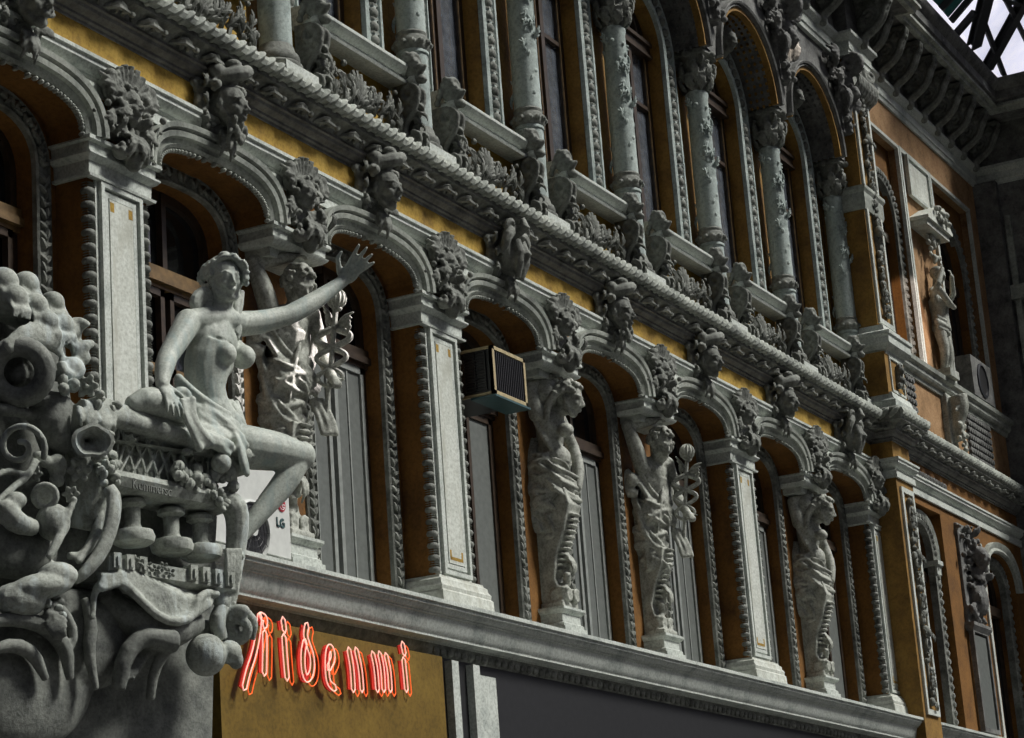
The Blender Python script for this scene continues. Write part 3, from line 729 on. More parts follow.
h = MB(); curls(h, hc, H, R, 110, -.35, (.07, .11), .1)
for i in range(14): h.ell(J(563 - .8 * i + random.uniform(-3, 3), 384 + i * 1.6, random.uniform(-.05, .03)), random.uniform(.013, .021), None, 7, 5)
h.tube([J(556, 392, -.06), J(548, 404, -.07), J(546, 420, -.08)], [.02, .018, .012], 8, smooth=1); h.sculpt('hair', 'statue', t, .0045, 1)
g = MB().ell(J(547, 394, -.02), (.07, .055, .070), n=16, m=12); g.ell(J(532, 398, .02), (.06, .06, .06)); g.sculpt('cushion', 'statue', t, .006, 2)
d = MB(); d.ell(J(548, 472, 0), (.105, .085, .09)); d.ell(J(544, 500, 0), (.10, .10, .13)); d.ell(J(552, 525, 0), (.07, .075, .11))
folds(d, [J(536, 418, -.08), J(545, 436, -.08), J(560, 452, -.03), J(570, 464, .04)], [.02] * 4, 5, .008, .0088, (0, 0, 1), 3)
folds(d, [J(534, 440, -.03), J(528, 458, -.08), J(534, 486, -.09), J(552, 500, -.05)], [.045] * 4, 7, .012, .0088, (.3, -.6, .4), 5)
folds(d, [J(545, 470, -.08), J(556, 480, -.08), J(570, 486, -.02), J(578, 490, .04)], [.05] * 4, 7, .012, .0088, (0, 0, 1), 6)
folds(d, [J(530, 470, -.05), J(532, 500, -.07), J(542, 530, -.07)], [.05, .05, .03], 7, .012, .0088, (.6, -.6, .2), 9)
side_folds(d, J(548, 472, 0), (.105, .085, .09), 16, 15); side_folds(d, J(544, 500, 0), (.10, .10, .13), 22, 16); side_folds(d, J(552, 525, 0), (.07, .075, .11), 12, 17)
d.spiral(J(541, 534, -.05), (0, -1, 0), (0, 0, 1), .036, .01, 1.3, .013, .009, n=7)
d.sculpt('drapery', 'statue', t, .0044, 1)
g = MB(); herm(g, J, [(531, 520), (538, 545), (541, 575), (544, 604)], [(570, 488), (575, 505), (570, 530), (562, 558), (561, 580), (567, 592), (569, 604)], .06)
scroll_front(g, front_of(J, [(570, 488), (575, 505), (570, 530), (562, 558), (561, 580), (567, 592), (569, 604)])); g.box(-.072, .072, -.02, .08, .11, .15)
g.sculpt('tapering_pedestal', 'statue', t, .0055, 2)
base_block(t)
dup(t, (6, STAT_Y, 0), 'rightmost carved female figure in profile, left of the projecting corner pier')
# ================================================================ keystone masks
def mask(kind):
    s = MB(); random.seed(kind * 7 + 1)
    if kind < 2:
        R = head(s, (0, -.075, 0), .16, (.12 if kind else -.1, -1, -.12), beard=(kind == 1))
        for i in range(26): a = PI * i / 25; s.ell((.075 * math.cos(a), -.07 + .02 * math.sin(i), .045 + .05 * math.sin(a)), random.uniform(.012, .020), None, 7, 5)
        s.tube([(-.06, -.06, .085), (-.02, -.11, .10), (.03, -.14, .115), (.05, -.12, .14)], [.022, .028, .022, .012], 8, smooth=1)
        s.ell((.035, -.13, .125), .02); s.ell((0, -.10, .14), (.03, .03, .02)); s.ell((-.05, -.07, .11), (.035, .03, .03))
    else:
        s.ell((0, -.06, .01), (.065, .055, .085), n=12, m=9); s.ell((0, -.09, -.02), (.045, .04, .05))
        for q in (-1, 1):
            s.tube([(0, -.05, .09), (q * .05, -.10, .10), (q * .085, -.10, .06), (q * .08, -.07, .0)], [.03, .026, .022, .012], 8, smooth=1)
            s.tube([(q * .02, -.11, .06), (q * .03, -.125, -.01), (q * .015, -.10, -.09)], [.018, .02, .012], 8, smooth=1)
            s.ell((q * .025, -.11, .0), (.014, .012, .01)); s.spiral((q * .06, -.10, .105), (q, 0, 0), (0, -.5, 1), .03, .01, 1.1, .013, .01, n=6)
        s.tube([(0, -.09, .10), (0, -.145, .12), (0, -.13, .15)], [.03, .022, .014], 8); s.tube([(0, -.12, .04), (0, -.14, -.0), (0, -.12, -.03)], [.014, .02, .014], 7)
    for q in (-1, 1):
        s.spiral((q * .085, -.02, .05), (q, 0, 0), (0, 0, 1), .032, .010, 1.2, .014, .010, a0=.5, n=6)
        s.tube([(q * .08, -.02, .04), (q * .095, -.025, -.02), (q * .07, -.03, -.07)], [.018, .022, .014], 7, smooth=1)
        for i in range(7): s.ell((q * (.075 + .012 * math.sin(i * 2)), -.03, .07 - .024 * i), random.uniform(.012, .018), None, 6, 5)
    for d in ((-.3, 0, -1), (.3, 0, -1), (0, -.2, -1)): s.leaf((0, -.045, -.07), d, (0, -1, .2), .11, .05, .25, 3)
    s.ell((0, -.04, -.09), (.03, .03, .04)); s.box(-.05, .05, -.03, .03, -.12, .1)
    for i in range(26): s.ell((random.uniform(-.09, .09), -.035, random.uniform(-.13, .10)), random.uniform(.006, .011), None, 6, 4)
    for q in (-1, 1):
        for i in range(3): s.leaf((q * .07, -.03, .06 - .05 * i), (q, -.5, .5 - .5 * i), (0, -1, 0), .06, .035, .3, 3)
    return s
ML = ['carved keystone mask at the top left corner', 'helmeted keystone mask above the arch behind the seated woman', 'egg-headed keystone mask above the open hand of the seated woman', 'folded shell keystone mask above the window air conditioner',
      'keystone mask right of the folded shell one, above the gap between two statues', 'keystone mask directly below the fifth upper column from the left', 'round-faced keystone mask right of the centre pilaster', 'last keystone mask before the projecting corner pier']
kinds = [0, 1, 0, 2, 1, 0, 0, 2]
proto = {}
for n, (j, kd) in enumerate(zip(JS, kinds)):
    loc = (j + .5, .03, 1.455)
    if kd not in proto:
        t = thing('keystone_mask', loc, ML[n], 'mask', 'keystone masks over the lower arches'); mask(kd).sculpt('carved_head', 'sooty', t, .0042, 0); proto[kd] = t
    else: dup(proto[kd], loc, ML[n])
# ================================================================ spandrel bouquets
def bouquet(kind):
    s = MB(); random.seed(kind * 13 + 5)
    head(s, (0, -.03, .03), .115, (.15 - .3 * kind, -1, -.1))
    for i in range(9): a = PI * i / 8; s.tube([(.03 * math.cos(a), -.03, .075), (.085 * math.cos(a), -.045, .08 + .07 * math.sin(a) + .01)], [.008, .013], 6)
    for q in (-1, 1):
        s.leaf((q * .05, -.01, .03), (q, -.1, .7), (0, -1, 0), .12, .06, .3, 3); s.leaf((q * .05, -.01, -.02), (q, -.1, -.3), (0, -1, 0), .09, .05, .3, 3)
        s.spiral((q * .09, -.025, .075 + .02 * q), (q, 0, 0), (0, 0, 1), .036, .010, 1.2, .014, .010, a0=.5, n=6); s.ell((q * .10, -.04, .10), .022)
        s.spiral((q * .075, -.02, -.035), (q, 0, 0), (0, 0, -1), .030, .008, 1.2, .012, .009, a0=.5, n=6)
    for i in range(46): s.ell((random.gauss(0, .06), -.03 - .025 * random.random(), random.uniform(-.14, .10)), random.uniform(.006, .013), None, 6, 5)
    for i in range(12): s.leaf((random.gauss(0, .05), -.02, random.uniform(-.1, .08)), (random.uniform(-1, 1), -.3, random.uniform(-1, 1)), (0, -1, 0), .065, .035, .35, 3)
    for d in ((-.5, -.2, -1), (.5, -.2, -1), (0, -.4, -1)): s.leaf((0, -.03, -.06), d, (0, -1, .2), .11, .05, .3, 3)
    s.box(-.05, .05, -.02, .02, -.08, .08); s.ell((0, -.045, -.14), (.03, .03, .045))
    for q in (-.05, .05): s.ell((q, -.035, -.13), (.026, .026, .026))
    return s
BL = ['carved bouquet with a crowned face above the leftmost pilaster', 'carved bouquet above the corbel behind the seated woman', 'carved bouquet over the pilaster left of the window air conditioner', 'carved bouquet over the corbel above the head of the statue beside the air conditioner',
      'carved bouquet over the corbel of the central caduceus statue', 'carved bouquet over the pilaster right of the central caduceus statue', 'carved bouquet over the corbel of the rightmost statue', 'carved bouquet squeezed beside the projecting corner pier']
proto = {}
for k in range(8):
    kd = k % 2; loc = (k if k < 7 else 6.93, .02, 1.275)
    if kd not in proto:
        t = thing('spandrel_bouquet', loc, BL[k], 'ornament', 'carved bouquets between the lower arches'); bouquet(kd).sculpt('carving', 'sooty', t, .0040, 0); proto[kd] = t
    else: dup(proto[kd], loc, BL[k])
# ---------------------------------------------------------------- between and under the upper arches
random.seed(31)
def upper_bracket():
    s = MB(); s.box(-.06, .06, -.03, .05, .0, .5)
    s.spiral((0, -.10, .43), (0, -1, 0), (0, 0, 1), .065, .012, 1.4, .026, .016, a0=-1.3, n=8, seg=16)
    s.tube([(0, -.05, .37), (0, -.06, .28), (0, -.035, .18), (0, -.03, .06), (0, -.05, .0)], [.045, .05, .045, .03, .02], 10, smooth=1)
    for q in (-1, 1): s.leaf((q * .02, -.03, .12), (q * .6, -.2, 1), (0, -1, 0), .17, .08, .3, 4); s.leaf((q * .05, -.03, .3), (q, -.1, .4), (0, -1, 0), .14, .07, .3, 3)
    for q in (-1, 1):
        s.spiral((q * .11, -.015, .36), (q, 0, 0), (0, 0, 1), .055, .010, 1.4, .014, .010, a0=.5, n=7); s.leaf((q * .07, -.01, .42), (q, -.1, .25), (0, -1, 0), .20, .09, .3, 4); s.leaf((q * .06, -.01, .22), (q * .5, -.1, 1), (0, -1, 0), .15, .08, .3, 4)
        for i in range(22): s.ell((q * random.uniform(.04, .07 + .28 * (i / 22) ** 2), -.02, .20 + .26 * i / 22 + random.uniform(-.02, .02)), random.uniform(.010, .018), None, 6, 5)
    R = head(s, (0, -.09, .24), .11, (-.1, -1, -.2)); curls(s, (0, -.09, .24), .11, R, 20, 0, (.08, .12))
    for i in range(26): s.ell((random.gauss(0, .05), -.05 - .02 * random.random(), random.uniform(.0, .45)), random.uniform(.012, .022), None, 6, 5)
    return s
ub = None
for k in (4, 5, 6, 7):
    l = 'carved bracket with a small face above the capital of the %s upper column' % ORD[k - 1]; loc = (k, -.03, 3.36)
    if ub is None: ub = thing('upper_bracket', loc, l, 'bracket', 'carved brackets between the upper arches'); upper_bracket().sculpt('carving', 'dark_stone', ub, .006, 0)
    else: dup(ub, loc, l)
uh = None
for j in (3, 4, 5, 6):
    l = 'small carved head hanging at the crown inside the arch over the %s upper bay' % ORD[j - 1]; loc = (j + .5, .15, 3.46)
    if uh is None:
        uh = thing('crown_head', loc, l, 'mask', 'small heads inside the upper arches'); s = MB(); R = head(s, (0, -.09, .0), .12, (0, -1, -.3)); curls(s, (0, -.09, 0), .12, R, 30, -.2, (.09, .13))
        s.tube([(0, .0, .09), (0, -.05, .07), (0, -.09, .03)], [.05, .045, .04], 8); s.tube([(0, .0, -.04), (0, -.05, -.07), (0, -.08, -.04)], [.03, .03, .03], 8); s.sculpt('carving', 'sooty', uh, .006, 1)
    else: dup(uh, loc, l)
# ================================================================ projecting pavilion on the right
def arr(mb, **k): return mb
pw = MB()
struct(MB().box(7.02, 7.32, -.10, .25, -1, 3.99), 'wall_pavilion_pier', 'pier', smooth=False)
pl_ = MB(); pl_.box(7.32, 7.44, -.03, .03, -.02, 1.6); pl_.box(7.44, 8.03, -.03, .03, 1.27, 1.6); pl_.box(8.03, 8.78, -.03, .03, -.02, 1.6)
wallarch(pl_, 8.78, 9.62, -.02, 1.6, se(9.2, .33, .98, .20, leg=-.02), -.03, .03); pl_.box(9.62, 9.86, -.03, .03, -.02, 1.6)
pw.box(7.32, 9.86, -.03, .03, 1.6, 2.1)
pw.box(7.32, 7.50, -.03, .03, 2.1, 3.86); pw.box(7.50, 8.07, -.03, .03, 3.60, 3.86); pw.box(8.07, 8.70, -.03, .03, 2.1, 3.86)
pw.box(8.70, 9.58, -.03, .03, 3.60, 3.86); pw.box(9.58, 9.86, -.03, .03, 2.1, 3.86); pw.box(7.02, 9.86, -.03, .2, 3.86, 4.45); 
struct(pw, 'wall_pavilion', 'apricot', smooth=False); struct(pl_, 'wall_pavilion_lower', 'ochre_shaded', smooth=False)
pi = MB()
wallarch(pi, 7.32, 8.2, -.02, 1.6, se(7.72, .22, .98, .22, leg=-.02), .03, .12); wallarch(pi, 8.2, 9.86, -.02, 1.6, se(9.2, .26, .94, .2, leg=-.02), .03, .12)
wallarch(pi, 7.32, 8.3, 1.6, 4.1, se(7.78, .22, 3.1, .24, n=2, leg=2.1), .03, .12); wallarch(pi, 8.3, 9.86, 1.6, 4.1, se(9.14, .30, 3.1, .3, n=2, leg=2.1), .03, .12)
struct(pi, 'wall_pavilion_reveals', 'ochre_shaded', smooth=False)
for (c, a, z, b, n, zl, y) in ((7.72, .25, .98, .24, 2.4, 0, .025), (9.2, .29, .94, .22, 2.4, 0, .025), (7.78, .26, 3.1, .27, 2, 2.1, .025), (9.14, .34, 3.1, .33, 2, 2.1, .025)):
    bnd = MB().arch(se(c, a, z, b, n=n, leg=zl), [(-.035, .03), (-.035, -.012), (-.02, -.018), (.02, -.018), (.035, -.012), (.035, .03)], y0=y)
    for i, (x, zz) in enumerate([(c + q * a, zl + .04 + .05 * i) for q in (-1, 1) for i in range(int((z - zl) / .05))] + se(c, a, z, b, n=n)): bnd.ell((x, y - .018, zz), (.024, .014, .02), None, 6, 4)
    trim(bnd, 'sooty')
wn = 40
for (c, w, z0, zs, hh, n) in ((7.72, .23, 0, .98, .22, 2.4), (9.2, .27, 0, .94, .2, 2.4), (7.78, .23, 2.1, 3.1, .24, 2), (9.14, .31, 2.1, 3.1, .3, 2)):
    t = tag(bpy.data.objects.new('window_%d' % wn, None), kind='structure'); C.objects.link(t); t.location = V((c, .085, z0)) * S; wn += 1
    pts = [(x, z - z0) for x, z in se(0, w, zs, hh, n=n, leg=z0)]
    MB().arch(pts, [(-.03, 0), (-.03, .04), (.004, .04), (.004, 0)]).obj('frame', 'wood', t, angle=30)
    MB().box(-.012, .012, -.004, .03, .0, zs - z0).box(-w, w, -.02, .03, zs - z0 - .12, zs - z0 - .06).obj('mullion', 'wood', t, False)
    m = MB(); q = len(pts); m.add([(x, .02, z) for x, z in pts], [tuple(range(q))]); m.add([(x, .028, z) for x, z in pts], [tuple(range(q))]); m.obj('pane', 'glass', t, False)
# impost and arch hood of the lower pavilion arches
for c, a in ((7.72, .24), (9.2, .33)):
    y = .03 if c < 8 else -.03
    trim(MB().arch(se(c, a + .0, .98, .21), [(0, .03), (0, -.02), (.012, -.028), (.03, -.02), (.05, -.03), (.065, -.035), (.07, .03)], y0=y), 'stone', angle=30)
trim(MB().mould([(7.96, .12), (7.96, .02), (8.05, .02)], [(-.02, .86), (.01, .86), (.01, .90), (.02, .905), (.02, .95), (.035, .96), (.035, .985), (-.02, .985)]), 'painted', angle=30)
# ledge under the upper pavilion windows, cap of the pier pedestal
PP = [(7.32, -.03), (9.85, -.03), (9.85, -1.1)]
trim(MB().mould(PP, [(-.05, 2.06), (.015, 2.06), (.02, 2.085), (.035, 2.09), (.045, 2.105), (.045, 2.13), (.065, 2.14), (.07, 2.165), (-.05, 2.17)]), 'stone', angle=30)
trim(MB().mould([(7.02, .15), (7.02, -.12), (7.32, -.12), (7.32, -.03)], [(-.05, 2.03), (.01, 2.03), (.014, 2.05), (.035, 2.06), (.05, 2.08), (.05, 2.12), (.06, 2.13), (.06, 2.15), (.02, 2.165), (.01, 2.20), (-.05, 2.21)]), 'painted', angle=30)
trim(MB().mould([(7.02, .15), (7.02, -.12), (7.32, -.12), (7.32, -.03)], [(-.05, 1.69), (.045, 1.69), (.045, 1.75), (.03, 1.765), (.02, 1.80), (-.05, 1.80)]), 'painted', angle=30)
trim(MB().box(6.995, 7.335, -.125, .10, 1.79, 2.04), 'pier', smooth=False)
# grey band halfway up the pier and its capital
trim(MB().mould([(7.02, .06), (7.02, -.10), (7.32, -.10), (7.32, -.03)], [(-.03, 2.90), (.012, 2.90), (.018, 2.92), (.018, 3.0), (.03, 3.02), (.03, 3.04), (-.03, 3.04)]), 'stone', angle=30)
# architrave, modillions and corona
UP = [(5.2, -.05), (6.98, -.05), (6.98, -.13), (7.36, -.13), (7.36, -.04), (9.85, -.04), (9.85, -1.1)]
trim(MB().mould(UP, [(-.05, 3.84), (.004, 3.84), (.004, 3.87), (.012, 3.875), (.012, 3.925), (.022, 3.93), (.03, 3.945), (.045, 3.955), (.045, 3.975), (-.05, 3.975)]), 'painted', angle=30)
trim(MB().mould(UP, [(-.05, 3.97), (.015, 3.97), (.015, 4.27), (.25, 4.27), (.25, 4.295), (.27, 4.30), (.275, 4.33), (.29, 4.34), (.29, 4.40), (.315, 4.42), (.33, 4.45), (.33, 4.475), (.30, 4.49), (-.05, 4.51)]), 'dark_stone', angle=30)
trim(MB().mould(UP, [(.22, 4.262), (.255, 4.262), (.26, 4.285), (.285, 4.292), (.285, 4.31), (.22, 4.31)]), 'stone', angle=30)
random.seed(2)
ms = MB(); ms.M = Matrix.Identity(4)
ms.prism([(.02, -.01), (-.02, .0), (-.065, .035), (-.115, .065), (-.160, .105), (-.190, .165), (-.215, .22), (-.235, .27), (.02, .28)], -.014, .014, 'x')
for q in (-1, 1):
    ms.tube([(q * .020, .0, .0), (q * .022, -.03, .010), (q * .022, -.075, .040), (q * .022, -.125, .070), (q * .022, -.165, .115), (q * .022, -.190, .175), (q * .020, -.222, .225), (q * .018, -.228, .262)], [.016, .017, .015, .014, .015, .016, .014, .010], 8, smooth=1)
    ms.spiral((q * .020, -.085, .145), (0, -1, 0), (0, 0, 1), .052, .008, 1.6, .010, .008, a0=-1.0, n=7, seg=16); ms.spiral((q * .018, -.165, .215), (0, 1, 0), (0, 0, 1), .030, .006, 1.3, .009, .007, a0=-.8, n=7)
    ms.leaf((q * .012, -.03, .06), (0, -.25, 1), (q, 0, 0), .12, .05, .15, 3)
for i in range(12): t_ = i / 11; ms.ell((0, -.02 - .20 * t_, .0 + .21 * t_ ** 1.5), (.022, .010, .010))
ms.box(-.024, .024, -.22, .03, .25, .28); ms.ell((0, -.03, -.01), (.035, .03, .04))
md = None
for n in range(15):
    x = 5.55 + .285 * n if n < 5 else 7.17 + .285 * (n - 5) if n < 15 else 0; y = -.06 if n < 5 else (-.14 if n == 5 else -.05)
    l = 'carved modillion bracket, %s from the inner corner under the roof cornice' % ORD[14 - n - (0 if n < 14 else 0)] if 14 - n < 14 else 'carved modillion bracket, farthest left one under the roof cornice'
    if md is None: md = thing('modillion', (x, y, 3.975), l, 'bracket', 'modillion brackets under the roof cornice'); ms.sculpt('carving', 'sooty', md, .0052, 0)
    else: dup(md, (x, y, 3.975), l)
# framed panels on the pavilion
def frame(mb, x0, x1, z0, z1, y, w=.014, d=.012):
    for (a, b, c, e) in ((x0, x1, z0, z0 + w), (x0, x1, z1 - w, z1), (x0, x0 + w, z0 + w, z1 - w), (x1 - w, x1, z0 + w, z1 - w)): mb.box(a, b, y - d, y + .01, c, e)
    return mb
f = MB(); frame(f, 7.035, 7.305, 2.22, 3.82, -.10, .03, .014); frame(f, 7.50, 8.07, 2.17, 3.62, -.03, .022, .014)
frame(f, 8.07, 8.70, 2.17, 3.62, -.03, .03, .018); frame(f, 8.70, 9.58, 2.17, 3.62, -.03, .022, .014); frame(f, 7.06, 7.28, .0, 1.27, -.10, .03, .014); frame(f, 7.06, 7.30, 1.815, 2.025, -.125, .014, .008)
frame(f, 8.78, 8.82, .0, 1.2, -.03, .02, .012); trim(f, 'painted', smooth=False)
def garland(x, y, z0, z1, w, label, seed):
    random.seed(seed); t = thing('carved_garland', (x, y, z0), label, 'ornament', 'carved garlands on the corner pier'); s = MB(); h = z1 - z0
    n = int(h / .045)
    for i in range(n):
        z = h * (i + .5) / n; s.ell((random.uniform(-w, w) * .5, -.012, z), (random.uniform(.016, .03), .02, random.uniform(.016, .028)), None, 7, 5)
        if i % 2 == 0: s.leaf((0, -.005, z), (random.choice((-1, 1)) * .8, -.1, random.choice((-.8, .8))), (0, -1, 0), w * .9, w * .5, .3, 2)
        if i % 5 == 2: s.spiral((random.uniform(-.02, .02), -.02, z), (1, 0, 0), (0, 0, 1), w * .5, .006, 1.2, .010, .007, n=6, seg=10)
    for z in (h * .35, h * .72): s.ell((0, -.02, z), (w * .42, .026, w * .5)); s.leaf((0, -.02, z), (.6, -.4, -1), (0, -1, 0), w, w * .5, .3, 3)
    s.tube([(0, .0, .02), (0, .0, h - .02)], .014, 6); s.obj('carving', 'sooty', t)
garland(7.17, -.105, .05, 1.22, .07, 'narrow carved garland running up the lower part of the corner pier', 1)
garland(7.17, -.105, 2.27, 3.78, .07, 'narrow carved garland running up the upper part of the corner pier', 2)
garland(7.18, -.13, 1.84, 2.0, .05, 'small carved motif in the square pedestal panel of the corner pier', 3)
# corner capital under the cornice of the pier
t = thing('pier_capital', (7.17, -.10, 3.60), 'carved capital of the corner pier under the roof cornice', 'capital'); s = MB()
for i in range(7):
    x = -.15 + .05 * i; s.leaf((x, -.0, .0), (0, -.25, 1), (0, -1, 0), .16, .06, .3, 3)
for q in (-1, 1): s.spiral((q * .13, -.04, .20), (q, -.4, 0), (0, 0, 1), .05, .01, 1.4, .016, .012, a0=2.4, n=7); s.leaf((q * .15, .04, .03), (q * .3, 0, 1), (q, 0, 0), .14, .07, .3, 3)
s.box(-.15, .15, -.015, .05, .0, .24); s.sculpt('leaves', 'sooty', t, .007, 1)
# ---------------------------------------------------------------- relief figure under a small pediment
t = thing('relief_figure', (8.385, -.04, 2.18), 'carved relief of a standing figure under a small pediment between the pavilion windows', 'relief')
MB().box(-.20, .20, -.012, .02, 1.16, 1.39).obj('upper_panel', 'panel', t, False); frame(MB(), -.22, .22, 1.14, 1.41, -.01, .02, .014).obj('upper_frame', 'painted', t, False)
pd = MB().box(-.23, .23, -.10, .02, .93, .965).prism([(-.25, .965), (.25, .965), (.25, .985), (0, 1.10), (-.25, .985)], -.12, .02, 'y'); pd.obj('pediment', 'panel', t, False)
po = MB(); random.seed(4)
for i in range(26): po.ell((random.gauss(0, .07), -.125 - random.random() * .02, 1.0 + random.uniform(-.02, .08)), random.uniform(.012, .022), None, 6, 5)
for i in range(30): po.ell((random.gauss(0, .06), -.05, .78 + random.uniform(-.04, .14)), random.uniform(.014, .024), None, 6, 5)
po.sculpt('pediment_carving', 'statue', t, .008, 1)
b = MB(); hc = V((0, -.06, .66)); R = head(b, hc, .12, (-.2, -1, -.2)); b.tube([hc, (0, -.045, .59), (0, -.04, .52)], [.03, .028, .05], 10)
b.ell((0, -.04, .50), (.085, .045, .08)); b.tube([(0, -.04, .5), (.01, -.04, .40), (.0, -.04, .30)], [.07, .055, .062], 12)
for q in (-1, 1):
    b.limb([(q * .085, -.04, .54), (q * .14, -.06, .50), (q * .15, -.10, .56)], [.026, .022, .02]); b.limb([(q * .15, -.10, .56), (q * .10, -.12, .66)], [.02, .015])
    b.limb([(q * .035, -.04, .28), (q * .04, -.06, .16), (q * .03, -.03, .04)], [.040, .032, .02]); hand(b, (q * .10, -.12, .66), (-q * .4, 0, 1), (0, 1, 0), .06, .5, thumb=q)
b.limb([(-.14, -.10, .52), (-.04, -.12, .46), (.06, -.12, .45)], [.024, .02, .016])
b.sculpt('body', 'statue', t, .006, 2)
d = MB(); folds(d, [(-.09, -.05, .34), (0, -.09, .31), (.09, -.05, .30)], [.03] * 3, 5, .01, .014, (0, 0, 1), 2); folds(d, [(.06, -.06, .30), (.07, -.06, .16), (.06, -.04, .02)], [.04] * 3, 5, .01, .012, (1, 0, 0), 3)
d.sculpt('drapery', 'statue', t, .006, 1); MB().box(-.09, .09, -.09, .02, -.01, .04).obj('plinth', 'stone', t, False)
t = thing('ledge_bracket', (8.42, -.04, 1.72), 'carved bracket under the relief figure ledge of the pavilion', 'bracket'); s = MB()
s.tube([(0, -.08, .34), (0, -.09, .26), (0, -.05, .16), (0, -.04, .06)], [.06, .055, .045, .03], 10, smooth=1); s.box(-.07, .07, -.03, .03, .02, .36)
for i in range(30): s.ell((random.gauss(0, .04), -.08, random.uniform(.0, .33)), random.uniform(.014, .022), None, 6, 5)
s.sculpt('carving', 'statue', t, .008, 1)
random.seed(6)
for n, (x, l) in enumerate(((7.66, 'pierced lattice panel low on the pavilion beside the corner pier'), (9.1, 'pierced lattice panel below the dark right pavilion window'))):
    t = thing('lattice_panel', (x, -.035, 1.74), l, 'lattice', 'pierced panels of the pavilion'); s = MB(); w = .13 if n == 0 else .26
    for i in range(7): 
        for k in range(int(w / .022)):
            x_ = -w + 2 * w * (k + .5) / int(w / .022); s.lathe([(.016, -.012), (.022, -.006), (.016, .0)], (x_, -.004, .025 + .045 * i), 8, 'y')
    s.box(-w, w, -.002, .01, .0, .31); s.obj('lattice', 'dark_stone', t, False)
s = MB(); random.seed(12)
for p, d, o in along([(7.34, -.03), (8.2, -.03)], .055): s.spiral(p + o * .01 + V((0, 0, 1.455)), (1, 0, 0), (0, 0, 1), .022, .006, 1.2, .007, .006, n=5, seg=8)
trim(s, 'dark_stone')
# dark carved pilaster beside the lower right arch
t = thing('carved_pier', (8.45, -.03, .0), 'dark carved pilaster with a bust, left of the far right arched window', 'pilaster'); s = MB(); random.seed(9)
s.box(-.16, .16, -.02, .02, .62, 1.26)
for i in range(130): s.ell((random.gauss(0, .075), -.035 - .02 * random.random(), random.uniform(.66, 1.25)), random.uniform(.010, .020), None, 6, 5)
for i in range(14): s.leaf((random.gauss(0, .06), -.04, random.uniform(.68, 1.2)), (random.uniform(-1, 1), -.3, random.uniform(-1, 1)), (0, -1, 0), .11, .05, .3, 3)
head(s, (0, -.09, 1.05), .15, (-.2, -1, -.1)); s.ell((0, -.06, .80), (.09, .05, .10)); s.spiral((-.09, -.05, .72), (-1, 0, 0), (0, 0, 1), .05, .01, 1.2, .018, .012, n=7)
s.sculpt('carving', 'dark_stone', t, .006, 1); MB().box(-.12, .12, -.03, .02, .02, .58).obj('panel', 'board', t, False); frame(MB(), -.16, .16, .0, .62, -.02, .025, .02).obj('frame', 'dark_stone', t, False)
MB().mould([(-.16, .0), (-.16, -.03), (.16, -.03), (.16, .0)], [(-.02, .60), (.01, .60), (.03, .63), (.03, .65), (-.02, .65)]).obj('impost', 'dark_stone', t, angle=30)
# ---------------------------------------------------------------- end wall of the passage
ew = MB().box(9.85, 10.3, -.42, .7, -1, 4.6).box(9.85, 10.3, -1.1, -.42, 3.5, 4.6).box(9.85, 10.3, -1.1, -.42, 1.4, 2.2).box(9.85, 10.3, -1.1, -.97, -1, 4.6).box(9.98, 10.3, -1.1, -.4, -1, 4.6)
ew.box(9.78, 9.86, -.19, -.03, -1, 3.85); struct(ew, 'wall_end', 'dark_stone', smooth=False)
trim(MB().mould([(9.85, -.2), (9.85, -1.1)], [(-.05, 1.315), (.02, 1.315), (.03, 1.40), (.05, 1.42), (-.05, 1.43)]), 'dark_stone', angle=30)
for y in (-.23, -.40): trim(MB().box(9.82, 9.86, y - .02, y + .02, 2.17, 3.6), 'stone', smooth=False)
trim(MB().box(9.80, 9.86, -.42, -.18, 3.0, 3.1), 'stone', smooth=False)
# shop front zone below the sill cornice
sw = MB().box(-1.4, 9.86, .03, .4, -1.6, -.19); struct(sw, 'wall_shop_front', 'black', smooth=False)
g = MB()
for x in (1.86, 2.02): g.box(x, x + .05, .0, .04, -1.5, -.20)
g.box(2.07, 2.22, .015, .04, -1.5, -.23); trim(g, 'painted', smooth=False)
struct(MB().box(-3, 12, -6, .7, -2.2, -2.12), 'floor', 'dark_stone', smooth=False)
# ================================================================ glass roof
RP, RN = V((8, -.36, 4.50)), V((0, .60, 1)).normalized()
def rf(u, v, k=0):
    d = ray(u, v); return CAM + d * ((RP - CAM).dot(RN) / d.dot(RN)) + RN * k
def beam(name, a, b, w, h, label, mat='beam', ext=0, group='steel bars of the glass roof'):
    d = (b - a).normalized(); a, b = a - d * ext, b + d * ext; x = d.cross(RN).normalized()
    m = MB().sweep([a, b], [(-w, -h), (w, -h), (w, -h * .7), (w * .25, -h * .7), (w * .25, h * .7), (w, h * .7), (w, h), (-w, h), (-w, h * .7), (-w * .25, h * .7), (-w * .25, -h * .7), (-w, -h * .7)], nrm=lambda i: (x, RN)) if w > .03 else MB().sweep([a, b], [(-w, -h), (w, -h), (w, h), (-w, h)], nrm=lambda i: (x, RN))
    return tag(m.obj(name, mat, None, False, a), label, 'roof beam', group)
beam('roof_beam', rf(1001, -60), rf(974, 46), .042, .03, 'thick steel rafter rising from the cornice beside the blue pane')
beam('roof_beam', rf(1060, -65), rf(988, 66), .036, .03, 'slanting steel rafter right of the thick one', ext=.02)
beam('roof_bar', rf(1006, -2), rf(983, -60), .014, .02, 'thin bar running down right of the rafters', ext=0)
beam('roof_bar', rf(1005, -2), rf(1045, 78), .014, .02, 'thin glazing bar crossing the right rafter')
beam('roof_bar', rf(984, 22), rf(1004, 75), .014, .02, 'thin glazing bar between the two rafters')
beam('roof_bar', rf(1003, -2), rf(1060, 20), .014, .02, 'thin glazing bar at the top right corner')
